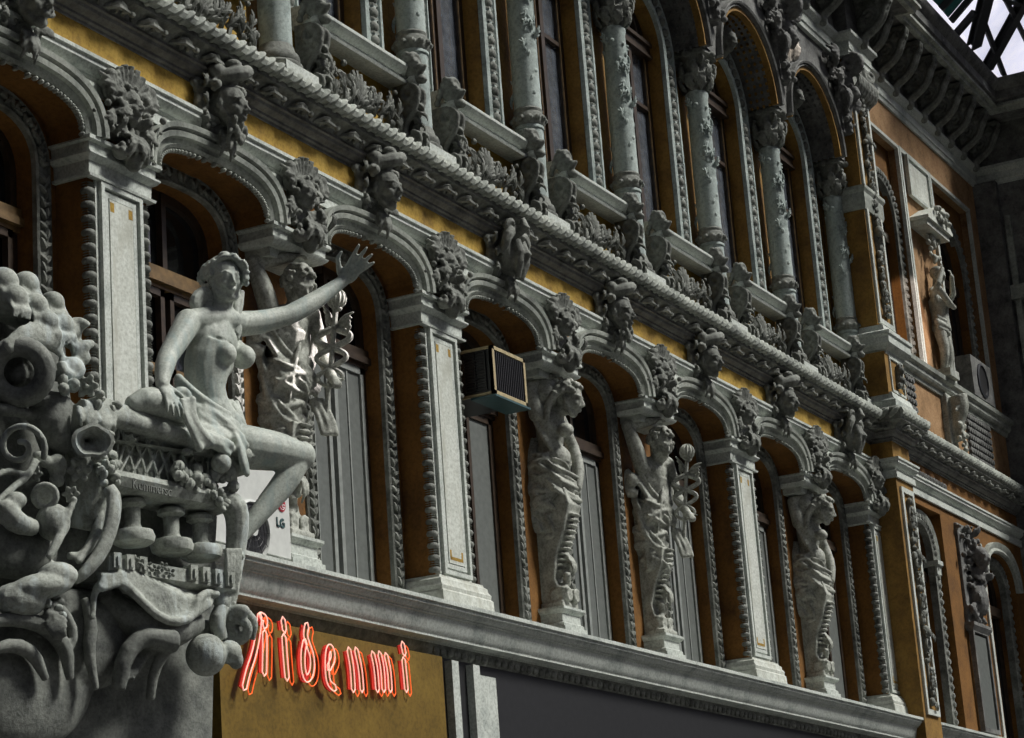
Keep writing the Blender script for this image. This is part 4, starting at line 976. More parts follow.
beam('roof_bar', rf(941, 9), rf(962, -14), .012, .02, 'thin bar between the two teal roof panes')
beam('roof_bar', rf(951, 21), rf(984, -18), .012, .02, 'thin bar between a teal and a blue roof pane')
beam('roof_bar', rf(975, 12), rf(956, 34), .02, .02, 'dark strut beside the blue pane at the cornice')
def pane(pts, mat, label):
    P = [rf(u, v, .03) for u, v in pts]; Q = [p + RN * .01 for p in P]; n = len(P)
    m = MB().add(P + Q, [tuple(range(n)), tuple(range(2 * n - 1, n - 1, -1))] + [(i, (i + 1) % n, (i + 1) % n + n, i + n) for i in range(n)])
    tag(m.obj('roof_pane', mat, None, False, P[0]), label, 'glass pane', 'panes of the glass roof')
pane([(930, -2), (941, 9), (962, -14), (950, -26)], 'teal_glass', 'leftmost teal roof pane'); pane([(941, 9), (951, 21), (984, -18), (962, -14)], 'teal_glass', 'second teal roof pane, next to the pale blue one')
pane([(951, 21), (972, 44), (1003, -60), (984, -18)], 'roof_glass', 'pale blue roof pane left of the thick rafter')
pane([(974, 46), (988, 66), (1060, -65), (1001, -60)], 'roof_glass', 'clear roof pane between the two rafters'); pane([(988, 66), (1020, 96), (1110, 40), (1060, -65)], 'roof_glass', 'clear roof pane right of the second rafter')
# ================================================================ air conditioners
t = thing('window_air_conditioner', (2.21, -.07, .838), 'boxy old air conditioner with cream edges jutting from a lower window', 'air conditioner')
x1, y1, z1 = .275, .28, .19
acb = MB().box(.004, x1 - .004, .004, y1, .004, z1 - .004).obj('body', 'black', t, False)
e = MB()
for (a, b) in ((0, .016), (x1 - .016, x1)): e.box(a, b, -.002, .014, 0, z1)
e.box(0, x1, -.002, .014, 0, .014).box(0, x1, -.002, .014, z1 - .014, z1)
for y in (.0,): e.box(0, .014, y, y1, z1 - .012, z1)
e.box(0, .012, .0, .014, 0, z1).box(0, .012, .0, y1, .0, .010); e.obj('trim', 'tan', t, False)
g = MB()
for i in range(14): g.box(-.002, .006, .03, y1 - .06, .022 + .0115 * i, .026 + .0115 * i)
for i in range(6): g.box(-.004, .004, .03 + .045 * i, .034 + .045 * i, .02, .17)
for i in range(16): g.box(.02 + .0158 * i, .024 + .0158 * i, .0, .006, .016, .172)
g.obj('grille', 'black', acb, False); MB().box(-.006, x1 + .008, -.008, .10, -.012, -.004).obj('drip_tray', 'teal', t, False)
# split unit on the sill behind the raised leg
Y = -.075
t = thing('outdoor_air_conditioner', (.40, Y, -.018), 'white outdoor air conditioner unit with a round fan behind the bent leg', 'air conditioner')
pa, pb, pt_ = on(287, 462, 'y', Y), on(288, 553, 'y', Y), on(245, 460, 'y', Y)
xr = pa.x - .40; zt = pa.z + .018; xl = -.16
MB().box(xl, xr, 0, .11, .012, zt).box(xl + .02, xl + .06, .01, .1, 0, .012).box(xr - .06, xr - .02, .01, .1, 0, .012).obj('casing', 'cream', t, False)
fc = on(252, 530, 'y', Y); fx, fz_ = fc.x - .40 + .0, fc.z + .018
r = .095
fring = MB().lathe([(r, .0), (r, -.006), (r - .008, -.010), (r - .012, -.004), (r - .012, .0)], (fx, 0, fz_), 36, 'y', False).lathe([(.02, -.002), (.02, -.010)], (fx, 0, fz_), 16, 'y').obj('fan_ring', 'cream', t)
MB().lathe([(r - .010, -.0008), (r - .010, -.002)], (fx, 0, fz_), 36, 'y').obj('fan_opening', 'black', t)
g = MB()
for q in (.035, .055, .072): g.tube([(fx + q * math.cos(a), -.008, fz_ + q * math.sin(a)) for a in [2 * PI * i / 28 for i in range(28)]], .0011, 4, closed=True)
for i in range(12): a = 2 * PI * i / 12; g.tube([(fx + .02 * math.cos(a), -.008, fz_ + .02 * math.sin(a)), (fx + .085 * math.cos(a), -.008, fz_ + .085 * math.sin(a))], .0011, 4)
g.obj('guard', 'black', fring); lc = on(281, 505, 'y', Y) - V((.40, Y, -.018))
ldisc = MB().lathe([(.022, -.0005), (.022, -.003)], (lc.x, 0, lc.z), 28, 'y').obj('logo_disc', 'logo_red', t)
lg = MB(); q = [(lc.x + .0155 * math.cos(a), -.004, lc.z + .0155 * math.sin(a)) for a in [math.radians(100 + 245 * i / 18) for i in range(19)]]; lg.tube(q, .0014, 5); lg.box(lc.x - .0012, lc.x + .0012, -.005, -.003, lc.z - .008, lc.z + .009).box(lc.x, lc.x + .008, -.005, -.003, lc.z - .009, lc.z - .006).box(lc.x + .004, lc.x + .0155, -.005, -.003, lc.z - .0005, lc.z + .0025).lathe([(.0026, -.005), (.0026, -.003)], (lc.x - .007, 0, lc.z + .005), 8, 'y')
lg.obj('logo_face', 'white', ldisc, False)
lt = on(280, 523, 'y', Y) - V((.40, Y, -.018)); a = lt.x - .022; z = lt.z - .014
MB().box(a, a + .006, -.003, -.0005, z, z + .03).box(a, a + .017, -.003, -.0005, z, z + .006).obj('letter_l', 'logo_grey', t, False)
lg = MB(); cx, cz = a + .034, z + .015; lg.sweep([V((cx + .0115 * math.cos(a_), 0, cz + .012 * math.sin(a_))) for a_ in [math.radians(50 + 270 * i / 18) for i in range(19)]], [(-.003, -.003), (.003, -.003), (.003, -.0005), (-.003, -.0005)], nrm=lambda i: (V((math.cos(math.radians(50 + 270 * i / 18)), 0, math.sin(math.radians(50 + 270 * i / 18)))), V((0, 1, 0)))); lg.box(cx + .001, cx + .0125, -.003, -.0005, cz - .003, cz + .002).box(cx + .0075, cx + .0125, -.003, -.0005, cz - .012, cz + .002)
lg.obj('letter_g', 'logo_grey', t, False)
t = thing('outdoor_air_conditioner', (8.95, -.10, 2.17), 'dark grey outdoor air conditioner on the pavilion ledge at the far right', 'air conditioner')
a_ = on(976, 357, 'y', -.10); b_ = on(996, 402, 'y', -.10)
MB().box(-.05, .40, 0, .2, .005, .27).obj('casing', 'dark_stone', t, False); MB().lathe([(.115, 0), (.115, -.008), (.10, -.012), (.098, 0)], (.17, 0, .135), 28, 'y', False).obj('fan_ring', 'beam', t); MB().lathe([(.10, -.001), (.10, -.003)], (.17, 0, .135), 28, 'y').obj('fan_opening', 'black', t)
# ================================================================ neon sign
sg = MB().box(.35, 1.735, -.03, .03, -.64, -.205); sg = tag(sg.obj('signboard', 'signboard', None, False, (.35, -.03, -.205)), 'olive yellow sign board under the sill cornice', 'signboard')
LT = [('first', [[(160, 135), (152, 230), (132, 330), (100, 420), (82, 500)], [(168, 135), (192, 150), (186, 185)], [(186, 225), (186, 330), (184, 425)]]),
      ('second', [[(284, 245), (290, 340), (300, 450)], [(280, 158), (287, 205)]]),
      ('third', [[(402, 185), (392, 235), (412, 290), (432, 350), (428, 430), (402, 465), (384, 420), (380, 330), (392, 270)]]),
      ('fourth', [[(515, 400), (540, 350), (528, 292), (508, 310), (504, 400), (512, 480), (545, 505)]]),
      ('fifth', [[(618, 312), (634, 400), (640, 510)], [(655, 312), (676, 400), (684, 510)]]),
      ('sixth', [[(740, 332), (756, 400), (764, 510)], [(775, 332), (790, 400), (796, 510)], [(808, 340), (824, 410), (830, 510)]]),
      ('seventh', [[(898, 362), (905, 430), (912, 510)], [(893, 282), (902, 325)]])]
YL = -.055
for nm, strokes in LT:
    W = [[on(225 + a / 5.12, 590 + b / 5.12, 'y', YL) for a, b in st] for st in strokes]
    o3 = W[0][0]; t = thing('neon_letter', o3, 'red %s letter of the neon sign, outlined in glowing tubes' % nm, 'neon letter', 'letters of the neon sign')
    fl = MB(); tb = MB(); to = MB()
    for P in W:
        P = [p - o3 for p in P]; q = P
        for _ in range(2):
            r = [q[0]]
            for i in range(len(q) - 1): r += [q[i] * .75 + q[i + 1] * .25, q[i] * .25 + q[i + 1] * .75]
            q = r + [q[-1]]
        w = .0115; m = len(q); L, R2 = [], []
        for i in range(m):
            d = (q[min(i + 1, m - 1)] - q[max(i - 1, 0)]); d.y = 0; d.normalize(); n = V((d.z, 0, -d.x)); L.append(q[i] + n * w); R2.append(q[i] - n * w)
        fl.add([p + V((0, y, 0)) for y in (0, .005) for pr in zip(L, R2) for p in pr],
               [f for i in range(m - 1) for f in ((2 * i, 2 * i + 1, 2 * i + 3, 2 * i + 2), (2 * m + 2 * i, 2 * m + 2 * i + 2, 2 * m + 2 * i + 3, 2 * m + 2 * i + 1), (2 * i, 2 * i + 2, 2 * m + 2 * i + 2, 2 * m + 2 * i), (2 * i + 1, 2 * m + 2 * i + 1, 2 * m + 2 * i + 3, 2 * i + 3))] + [(0, 2 * m, 2 * m + 1, 1), (2 * m - 2, 2 * m - 1, 4 * m - 1, 4 * m - 2)])
        d0 = (q[0] - q[1]).normalized() * w; d1 = (q[-1] - q[-2]).normalized() * w
        loop = [q[0] + d0] + L + [q[-1] + d1] + R2[::-1]
        tb.tube([p + V((0, -.012, 0)) for p in loop], .0024, 5, closed=True); to.tube([p + V((.065, .012, -.004)) for p in loop], .0021, 5, closed=True)
    fl.obj('letter_face', 'letter', t, False); tb.obj('front_tube', 'neon', t); to.obj('rear_tube', 'neon_o', t)
# ================================================================ portal crest at the left with the seated woman
GA = math.radians(-16); GO = CAM + ray(150, 445).normalized() * 5.9
EX, EY = V((math.cos(GA), math.sin(GA), 0)), V((-math.sin(GA), math.cos(GA), 0))
def L(u, v, d=0):
    """point of the crest seen at (u,v), lying d behind its front plane, in the crest's own frame"""
    r = ray(u, v); p = CAM + r * (((GO - CAM).dot(EY) + d) / r.dot(EY)) - GO
    return V((p.dot(EX), d, p.z))
def ldir(w): w = V(w); return V((w.dot(EX), w.dot(EY), w.z))
TOCAM = ldir(-ray(200, 400)).normalized(); IMR = ldir(R_); IMU = ldir(U_)
PX = 1 / 403
random.seed(77)
cr = thing('portal_crest', GO, 'massive carved stone crest with volutes, flowers and a lattice rail, filling the lower left corner', 'crest', rz=GA)
def flower(s, c, r, n=6, nrm=None):
    nrm = nrm or TOCAM; c = V(c); x = nrm.cross(V((0, 0, 1))).normalized(); y = x.cross(nrm); R = Matrix((x, y, nrm)).transposed()
    for i in range(n):
        a = 2 * PI * i / n; s.ell(c + (x * math.cos(a) + y * math.sin(a)) * r * .62, (r * .42, r * .30, r * .16), R @ Matrix.Rotation(a, 3, 'Z') @ Matrix.Rotation(-.35, 3, 'Y'), 9, 6)
    s.ell(c + nrm * r * .15, r * .22)
def ring(s, c, r, w, nrm, a0=0, a1=2 * PI, sq=1):
    x = nrm.cross(V((0, 0, 1))).normalized(); y = x.cross(nrm); n = 26; full = abs(a1 - a0 - 2 * PI) < .01
    s.tube([V(c) + (x * math.cos(a) + y * math.sin(a) * sq) * r for a in [a0 + (a1 - a0) * i / n for i in range(n if full else n + 1)]], w, 10, closed=full)
# core masonry behind everything
out = [(-60, 250), (0, 284), (30, 303), (52, 318), (66, 345), (72, 400), (100, 425), (200, 462), (220, 485), (216, 560), (225, 600), (215, 660), (212, 800), (-60, 800)]
core = MB().prism([(L(u, v, .07).x, L(u, v, .07).z) for u, v in out], .075, .46, 'y')
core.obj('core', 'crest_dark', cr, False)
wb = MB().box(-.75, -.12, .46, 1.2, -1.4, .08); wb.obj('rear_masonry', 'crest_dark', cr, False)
# stepped shell edge
s = MB()
s.tube([L(-30, 292, .02), L(10, 305, .02), L(40, 322, .02), L(62, 345, .02)], [.05, .045, .04, .03], 12, smooth=1)
for (u, v, r, d) in ((4, 282, 15, -.01), (26, 284, 13, .03), (35, 306, 13, -.02), (52, 303, 12, .03), (60, 325, 14, -.02), (45, 322, 13, -.03), (14, 298, 14, -.03)):
    c = L(u, v, d); s.ell(c, (r * PX, .034, r * PX * .95), Matrix.Rotation(.5, 3, 'Y'), 22, 16)
    for i in range(5): s.tube([c + V((-.024 + .012 * i, -.012, -.012)), c + V((-.022 + .012 * i, -.026, -.034)), c + V((-.020 + .012 * i, -.022, -.058))], [.007, .006, .003], 7)
s.tube([L(6, 348, -.045), L(30, 333, -.05), L(52, 338, -.045), L(60, 352, -.03)], [.018, .032, .028, .016], 10, smooth=1, flat=.5)
s.ell(L(70, 332, -.01), (.03, .03, .03)); ring(s, L(77, 334, -.02), .030, .012, TOCAM, -2.2, 2.6)
s.tube([L(72, 350, -.03), L(84, 346, -.04), L(93, 343, -.04)], [.02, .016, .010], 8); s.ell(L(81, 357, -.03), (.026, .02, .022)); s.ell(L(72, 369, -.04), (.035, .03, .03)); s.tube([L(60, 362, -.05), L(66, 376, -.06), L(80, 374, -.05)], [.012, .014, .01], 8, smooth=1)
for i in range(12): s.ell(L(random.uniform(56, 84), random.uniform(352, 380), -.03), random.uniform(.008, .015), None, 7, 5)
s.sculpt('shell_edge', 'crest', cr, .0045, 4)
s = MB(); ring(s, L(19, 372, -.03), .060, .026, TOCAM); ring(s, L(19, 372, -.0), .03, .012, TOCAM); s.ell(L(17, 374, .0), (.022, .03, .03)); s.sculpt('ring_volute', 'crest_dark', cr, .005, 1)
fm = []
for (u, v, r, d, n) in ((86, 386, 13, -.03, 6), (79, 470, 13, -.05, 6), (71, 494, 9, -.05, 6), (34, 474, 9, -.02, 6), (190, 452, 5, -.06, 5), (129, 440, 8, -.04, 6), (133, 560, 6, -.07, 6)):
    s = MB(); flower(s, L(u, v, d), r * PX, n); s.sculpt('flower', 'crest', cr, .0032, 1)
# vases, trumpets and scrolls of the left side
s = MB()
s.tube([L(52, 402, -.0), L(50, 418, -.01), L(56, 438, -.01), L(66, 452, -.01)], [.050, .052, .038, .02], 14, smooth=1); s.ell(L(47, 403, -.01), (.055, .04, .024))
s.tube([L(-20, 412, .02), L(10, 409, -.01), L(34, 416, .0), L(42, 440, .02), L(48, 458, .02)], [.016, .016, .014, .014, .012], 8, smooth=1)
s.sculpt('urn', 'crest_dark', cr, .005, 2)
s = MB(); ctr = L(93, 441, -.10); ax = (TOCAM + IMR * .4).normalized(); x = ax.cross(V((0, 0, 1))).normalized(); y = x.cross(ax)
n = 28; prof = [(.050, .0), (.046, -.006), (.034, -.022), (.018, -.045), (.010, -.07), (.001, -.07), (.005, -.045), (.012, -.030), (.028, -.012), (.041, .002)]
vs = [ctr + (x * math.cos(a) * r * 1.05 + y * math.sin(a) * r * .8 * (1 + .08 * math.sin(5 * a))) + ax * z for r, z in prof for a in [2 * PI * k / n for k in range(n)]]
s.add(vs, [(i * n + k, i * n + (k + 1) % n, (i + 1) % 10 * n + (k + 1) % n, (i + 1) % 10 * n + k) for i in range(10) for k in range(n)])
for i in range(5): s.ell(L(104 + 3 * math.sin(i), 426 + 8 * i, -.05), (.022, .016, .010))
s.obj('trumpet_flower', 'crest', cr)
s = MB(); s.spiral(L(20, 447, -.03), IMR, IMU, .060, .012, 1.3, .0085, .008, a0=-.4, n=8, seg=18)
s.tube([L(36, 460, -.02), L(28, 476, -.03), L(10, 490, -.03), L(-6, 505, -.03)], [.010, .010, .009, .008], 7, smooth=1); s.tube([L(-8, 478, -.02), L(6, 470, -.02), L(22, 474, -.02)], .008, 7, smooth=1)
s.ell(L(40, 456, -.01), (.02, .016, .012)); s.ell(L(47, 462, -.02), (.022, .014, .016)); s.ell(L(57, 466, -.02), (.026, .022, .030)); s.ell(L(57, 480, -.02), (.02, .016, .018))
s.sculpt('wall_scroll', 'crest', cr, .0042, 1)
s = MB(); ring(s, L(45, 496, -.05), .026, .008, TOCAM); s.tube([L(45, 496, -.02), L(44, 496, .02)], [.026, .02], 16); s.tube([L(15, 500, -.02), L(6, 512, -.03), L(18, 524, -.04), L(34, 528, -.03)], [.022, .03, .026, .02], 10, smooth=1)
s.ell(L(16, 500, -.04), (.028, .02, .02)); s.ell(L(8, 508, -.04), (.03, .02, .02)); s.sculpt('horn_cluster', 'crest', cr, .0045, 1)
s = MB(); s.ell(L(53, 522, -.04), (.042, .04, .045)); s.tube([L(70, 505, -.06), L(64, 528, -.07), L(54, 548, -.08), L(48, 558, -.08)], [.006, .012, .012, .008], 7, smooth=1)
for i in range(9): s.ell(L(74 - 2.6 * i, 500 + 6.5 * i, -.075), (.010, .010, .010), None, 7, 5)
s.ell(L(42, 586, -.07), (.085, .05, .030), Matrix.Rotation(-.18, 3, 'Y'), 16, 10); s.ell(L(58, 575, -.08), (.05, .04, .03)); s.ell(L(20, 600, -.05), (.07, .05, .04)); s.sculpt('bulb', 'crest', cr, .005, 2)
s = MB(); s.tube([L(108, 487, -.07), L(115, 498, -.08), L(112, 525, -.09), L(102, 552, -.09), L(86, 572, -.08), L(74, 582, -.06)], [.018, .020, .019, .018, .016, .01], 9, smooth=1, flat=.8)
s.tube([L(100, 500, -.02), L(98, 530, -.03), L(84, 556, -.04), L(68, 556, -.04)], [.014, .014, .012, .01], 8, smooth=1)
for i in range(10): s.ell(L(99 - 2.2 * i, 532 + 3.2 * i, -.055), (.011, .010, .010), None, 7, 5)
s.sculpt('curved_band', 'crest', cr, .0045, 2)
s = MB(); s.tube([L(80, 432, -.0), L(84, 470, .0), L(90, 500, .0), L(84, 530, .02)], [.03, .05, .05, .04], 12, smooth=1); s.ell(L(76, 442, -.01), (.03, .03, .045)); s.sculpt('leafy_stem', 'crest', cr, .006, 2)
# rail she sits on, with melted drips
s = MB(); A, B = L(80, 408, -.05), L(246, 456, -.05)
s.tube([A, (A + B) / 2 + V((0, 0, .002)), B], .024, 12); s.box(A.x + .02, B.x - .02, -.06, .08, -.02, -.018)
pth = [L(84, 412, 0), L(240, 462, 0)]
s.sweep(pth, [(-.055, .03), (-.07, .0), (-.055, -.02), (-.040, -.028), (-.03, -.034), (-.03, -.040), (.1, -.040), (.1, .03)], nrm=lambda i: (V((0, 1, 0)), V((0, 0, 1))))
random.seed(13)
for cu, n in ((84, 5), (98, 9), (232, 9), (112, 5)):
    for i in range(n):
        u = cu + random.uniform(-8, 8); v = 409 + (u - 80) * .29; ln = random.uniform(8, 24)
        s.tube([L(u, v - 2, -.068), L(u + .5, v + ln * .5, -.078), L(u + .8, v + ln, -.070)], [.008, .007, .003], 6)
s.sculpt('rail', 'crest', cr, .0045, 2)
s = MB()
P0, P1, P2, P3 = L(116, 422, -.022), L(208, 450, -.022), L(206, 494, -.022), L(112, 476, -.022)
s.add([P0, P1, P2, P3] + [p + V((0, .05, 0)) for p in (P0, P1, P2, P3)], [(0, 1, 2, 3), (7, 6, 5, 4), (0, 4, 5, 1), (1, 5, 6, 2), (2, 6, 7, 3), (3, 7, 4, 0)]); lb_ = s.obj('lattice_back', 'crest', cr, False)
s = MB()
for i in range(9):
    t0 = i / 8
    for a, b in ((t0, t0 + .22), (t0, t0 - .22)):
        p = P0.lerp(P1, max(0, min(1, a))); q_ = P3.lerp(P2, max(0, min(1, b))); s.tube([p + V((0, -.012, 0)), q_ + V((0, -.012, 0))], .0042, 5, flat=1)
s.obj('lattice', 'crest', lb_, False)
# inscribed ledge
s = MB(); A, B = L(106, 478, -.03), L(222, 502, -.03)
s.sweep([A, B], [(-.035, .014), (-.04, .0), (-.03, -.022), (-.01, -.030), (.10, -.030), (.10, .014)], nrm=lambda i: (V((0, 1, 0)), V((0, 0, 1))))
for i in range(34):
    u = random.uniform(176, 236); s.ell(L(u, 478 + (u - 176) * .25 + random.uniform(-16, 10), -.05 - random.random() * .03), random.uniform(.008, .017), None, 7, 5)
for i in range(16): u = random.uniform(176, 205); s.tube([L(u, 470 + (u - 176) * .3, -.05), L(u + 1, 486 + (u - 176) * .3, -.055)], [.007, .003], 5)
ie_ = s.obj('inscribed_ledge', 'crest', cr)
tx = bpy.data.curves.new('inscription', 'FONT'); tx.body = 'Kommersc'; tx.size = .036 * S; tx.extrude = .002 * S; tx.space_character = .95
to_ = bpy.data.objects.new('tmp', tx); C.objects.link(to_); dg = bpy.context.evaluated_depsgraph_get(); dg.update()
me = bpy.data.meshes.new_from_object(to_.evaluated_get(dg)); bpy.data.objects.remove(to_)
io = bpy.data.objects.new('inscription', me); me.materials.clear(); me.materials.append(M['crest_dark']); C.objects.link(io); io.parent = ie_
p0_ = L(132, 488, -.0735); p1_ = L(171, 496.5, -.0735); a_ = math.atan2(p1_.z - p0_.z, p1_.x - p0_.x)
io.location = p0_ * S; io.rotation_euler = Euler((PI / 2, -a_, 0), 'XYZ'); wdt = max(v.co.x for v in me.vertices); io.scale = ((p1_ - p0_).length * S / wdt, 1, 1)
# recess with three spools
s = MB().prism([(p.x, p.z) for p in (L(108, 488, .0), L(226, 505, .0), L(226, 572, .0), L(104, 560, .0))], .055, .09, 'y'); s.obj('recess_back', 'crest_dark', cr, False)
for (u, v) in ((133, 537), (172, 546), (201, 552)):
    c = L(u, v, -.01); m = MB(); m.lathe([(.024, .095), (.034, .088), (.034, .078), (.020, .070), (.019, .030), (.024, .020), (.048, .014), (.054, .0), (.050, -.014), (.036, -.022)], c, 22); m.obj('spool', 'crest', cr)
s = MB(); A, B = L(96, 566, -.03), L(222, 586, -.03)
s.sweep([A, B], [(-.05, .014), (-.05, -.018), (-.03, -.030), (.10, -.030), (.10, .014)], nrm=lambda i: (V((0, 1, 0)), V((0, 0, 1))))
dirx = (B - A) / 10
for i in range(10):
    if i in (3, 4, 5): continue
    p = A + dirx * (i + .5); s.box(p.x - .012, p.x + .010, -.09, -.06, p.z - .012, p.z + .024); s.box(p.x - .004, p.x + .004, -.095, -.06, p.z - .008, p.z + .014)
for u, v in ((139, 563), (163, 567), (156, 570), (170, 573), (147, 566)): flower(s, L(u, v, -.09), .014, 5)
s.obj('key_pattern_ledge', 'crest', cr, True)
# hanging shell drape with two curls
s = MB(); T = [(100, 572), (128, 566), (160, 576), (190, 590), (214, 596)]; Bm = [(100, 590), (118, 584), (140, 602), (165, 618), (196, 616)]
for i in range(4):
    for k in range(7):
        f = k / 7; a = L(T[i][0] + (T[i + 1][0] - T[i][0]) * f, T[i][1] + (T[i + 1][1] - T[i][1]) * f, -.03); b = L(Bm[i][0] + (Bm[i + 1][0] - Bm[i][0]) * f, Bm[i][1] + (Bm[i + 1][1] - Bm[i][1]) * f, -.08)
        s.tube([a, (a + b) / 2 + V((0, -.02, 0)), b], [.014, .015, .010], 7)
s.tube([L(92, 620, -.06), L(94, 590, -.06), L(106, 578, -.07), L(122, 580, -.08), L(140, 600, -.09), L(163, 620, -.10), L(184, 622, -.10), L(196, 612, -.09), L(197, 600, -.09), L(206, 592, -.08), L(218, 594, -.07)], [.008, .009, .010, .010, .011, .012, .012, .012, .011, .010, .009], 8, smooth=1)
s.ell(L(188, 612, -.07), (.022, .022, .018)); s.sculpt('shell_drape', 'crest', cr, .0045, 2)
s = MB(); s.tube([L(104, 600, -.0), L(140, 625, -.04), L(170, 632, -.05), L(196, 622, -.03)], [.03, .045, .045, .03], 12, smooth=1)
s.tube([L(118, 690, -.04), L(124, 656, -.06), L(142, 636, -.07), L(164, 640, -.09), L(174, 642, -.09)], [.018, .022, .024, .026, .030], 10, smooth=1)
s.tube([L(150, 700, -.03), L(154, 670, -.05), L(164, 652, -.07)], [.012, .014, .016], 8, smooth=1)
for i in range(7): s.tube([L(126 + 3 * i, 668 - 4 * i, -.04), L(134 + 3.5 * i, 680 - 5 * i, -.06)], [.010, .006], 6)
s.ell(L(104, 594, -.02), (.016, .02, .022)); s.ell(L(116, 602, -.01), (.020, .02, .034)); s.ell(L(108, 586, -.03), .012)
s.sculpt('lower_scrolls', 'crest_dark', cr, .0052, 2)
s = MB(); s.ell(L(206, 655, -.05), (.050, .050, .052), n=18, m=12); s.ell(L(229, 652, -.05), (.034, .03, .030)); s.ell(L(236, 660, -.05), (.018, .02, .024)); s.ell(L(208, 632, -.0), (.05, .03, .03)); s.sculpt('fruit', 'crest', cr, .0048, 2)
# right bracket leaf and volute
s = MB(); s.tube([L(222, 498, -.04), L(234, 505, -.06), L(238, 520, -.06), L(236, 550, -.05), L(232, 580, -.05), L(230, 600, -.05)], [.024, .034, .030, .026, .022, .018], 10, smooth=1)
for i in range(16): s.ell(L(244 - .8 * i + random.uniform(-1.5, 1.5), 520 + 6.5 * i, -.06), random.uniform(.007, .012), None, 7, 5)
for i in range(5): s.tube([L(226 + 3.5 * i, 548, -.09), L(227 + 3 * i, 572, -.085), L(228 + 2 * i, 592, -.07)], [.006, .007, .004], 6)
s.ell(L(222, 600, -.05), (.026, .02, .030)); s.ell(L(212, 594, -.04), (.014, .015, .022)); s.sculpt('bracket_leaf', 'crest', cr, .0042, 1)
s = MB(); s.spiral(L(237, 628, -.06), IMR, IMU, .045, .010, 1.5, .016, .010, a0=1.2, n=9, seg=18); s.tube([L(222, 606, -.05), L(216, 622, -.05), L(222, 640, -.05)], [.018, .022, .016], 9, smooth=1); s.tube([L(247, 612, -.06), L(254, 622, -.07), L(252, 640, -.06)], [.010, .014, .008], 8, smooth=1)
s.ell(L(238, 628, -.04), (.03, .02, .03)); s.sculpt('small_volute', 'crest', cr, .0042, 1)
# loose foliage between the large forms
s = MB(); random.seed(99)
for (u0, u1, v0, v1, n, r0, r1) in ((96, 118, 452, 484, 22, .008, .015), (214, 232, 486, 512, 18, .008, .014), (44, 66, 596, 620, 9, .008, .013), (60, 76, 380, 395, 6, .012, .018), (90, 120, 392, 410, 8, .009, .015)):
    for i in range(n): s.ell(L(random.uniform(u0, u1), random.uniform(v0, v1), -.05 - .03 * random.random()), (random.uniform(r0, r1), random.uniform(r0, r1), random.uniform(r0, r1)), Matrix.Rotation(random.random() * 3, 3, 'X'), 7, 5)
lw_ = MB()
for P, r in ((((-10, 622), (18, 618), (46, 626), (66, 648), (70, 680)), .020), (((-10, 650), (14, 644), (34, 654), (46, 680)), .018), (((84, 598), (92, 624), (88, 650), (96, 690)), .016), (((50, 600), (64, 612), (74, 634), (70, 650)), .014)):
    lw_.tube([L(u, v, -.05) for u, v in P], [r * .6] + [r] * (len(P) - 2) + [r * .5], 9, smooth=1)
for u, v in ((52, 606), (60, 602), (57, 612), (48, 614)): lw_.ell(L(u, v, -.07), .012)
lw_.leaf(L(54, 612, -.07), L(62, 642, -.09) - L(54, 612, -.07), TOCAM, .075, .045, .4, 4)
lw_.sculpt('lower_bands', 'crest_dark', cr, .0045, 1)
s.ell(L(221, 463, -.08), (.026, .026, .026), n=14, m=10); s.ell(L(230, 474, -.07), (.02, .02, .022)); s.ell(L(186, 452, -.07), .010)
s.tube([L(212, 478, -.06), L(226, 470, -.07), L(236, 480, -.06), L(230, 496, -.06)], [.008, .010, .010, .008], 7, smooth=1)
s.obj('foliage', 'crest', cr)
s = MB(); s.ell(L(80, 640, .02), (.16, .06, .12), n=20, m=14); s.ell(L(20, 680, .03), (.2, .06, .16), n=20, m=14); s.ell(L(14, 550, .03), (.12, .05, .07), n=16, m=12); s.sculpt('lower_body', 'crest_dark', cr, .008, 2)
# ================================================================ the seated woman
random.seed(42)
ld = thing('seated_statue', GO + V((0, 0, 0)), 'stone woman seated on the carved crest, bare-chested, stretching out her left arm', 'statue', rz=GA)
b = MB(); hc = L(226, 281, -.03); HS = .120
fd = (TOCAM * .86 + IMR * .34 + V((0, 0, .12))).normalized()
R = head(b, hc, HS, fd, (IMU + IMR * .06).normalized())
nb = L(219, 316, .0); ch = L(214, 344, .0); rb = L(206, 368, .005); wa = L(206, 396, .0); hp = L(218, 425, .0)
b.tube([hc + V((0, .02, -.02)), L(222, 303, -.01), nb, ch], [.034, .029, .034, .05], 14, smooth=1)
cf = (TOCAM * .8 + IMR * .6).normalized()          # the way the chest faces
cx_ = V((0, 0, 1)).cross(cf).normalized() * -1; RC = Matrix((cx_, cf.cross(cx_) * 0 + cf, V((0, 0, 1)))).transposed()
rs, ls = L(188, 322, -.0), L(241, 324, .01)
b.tube([rs, L(203, 320, .0), nb + V((0, 0, -.012)), L(232, 321, .0), ls], [.030, .036, .040, .036, .030], 14, smooth=1)
b.ell(L(213, 340, .005), (.074, .048, .058), None, 16, 12); b.ell(L(210, 360, .005), (.070, .048, .060), None, 16, 12)
b.tube([L(212, 350, .005), rb, wa, hp], [.064, .060, .046, .058], 16, smooth=1)
b.ell(hp, (.070, .056, .055), None, 14, 10); b.ell(L(214, 408, -.02), (.042, .032, .04), None, 14, 10)
for (u, v) in ((224, 354), (243, 357)):
    c = L(u, v, -.044 if u < 230 else -.012); b.ell(c, (.032, .034, .032), None, 16, 12); b.ell(c + cf * .029 + V((0, 0, -.003)), (.0055, .0055, .0055), None, 8, 6)
    b.tube([c + V((-.006, .042, .05)), c + V((0, .018, .02)), c], [.020, .026, .028], 14)
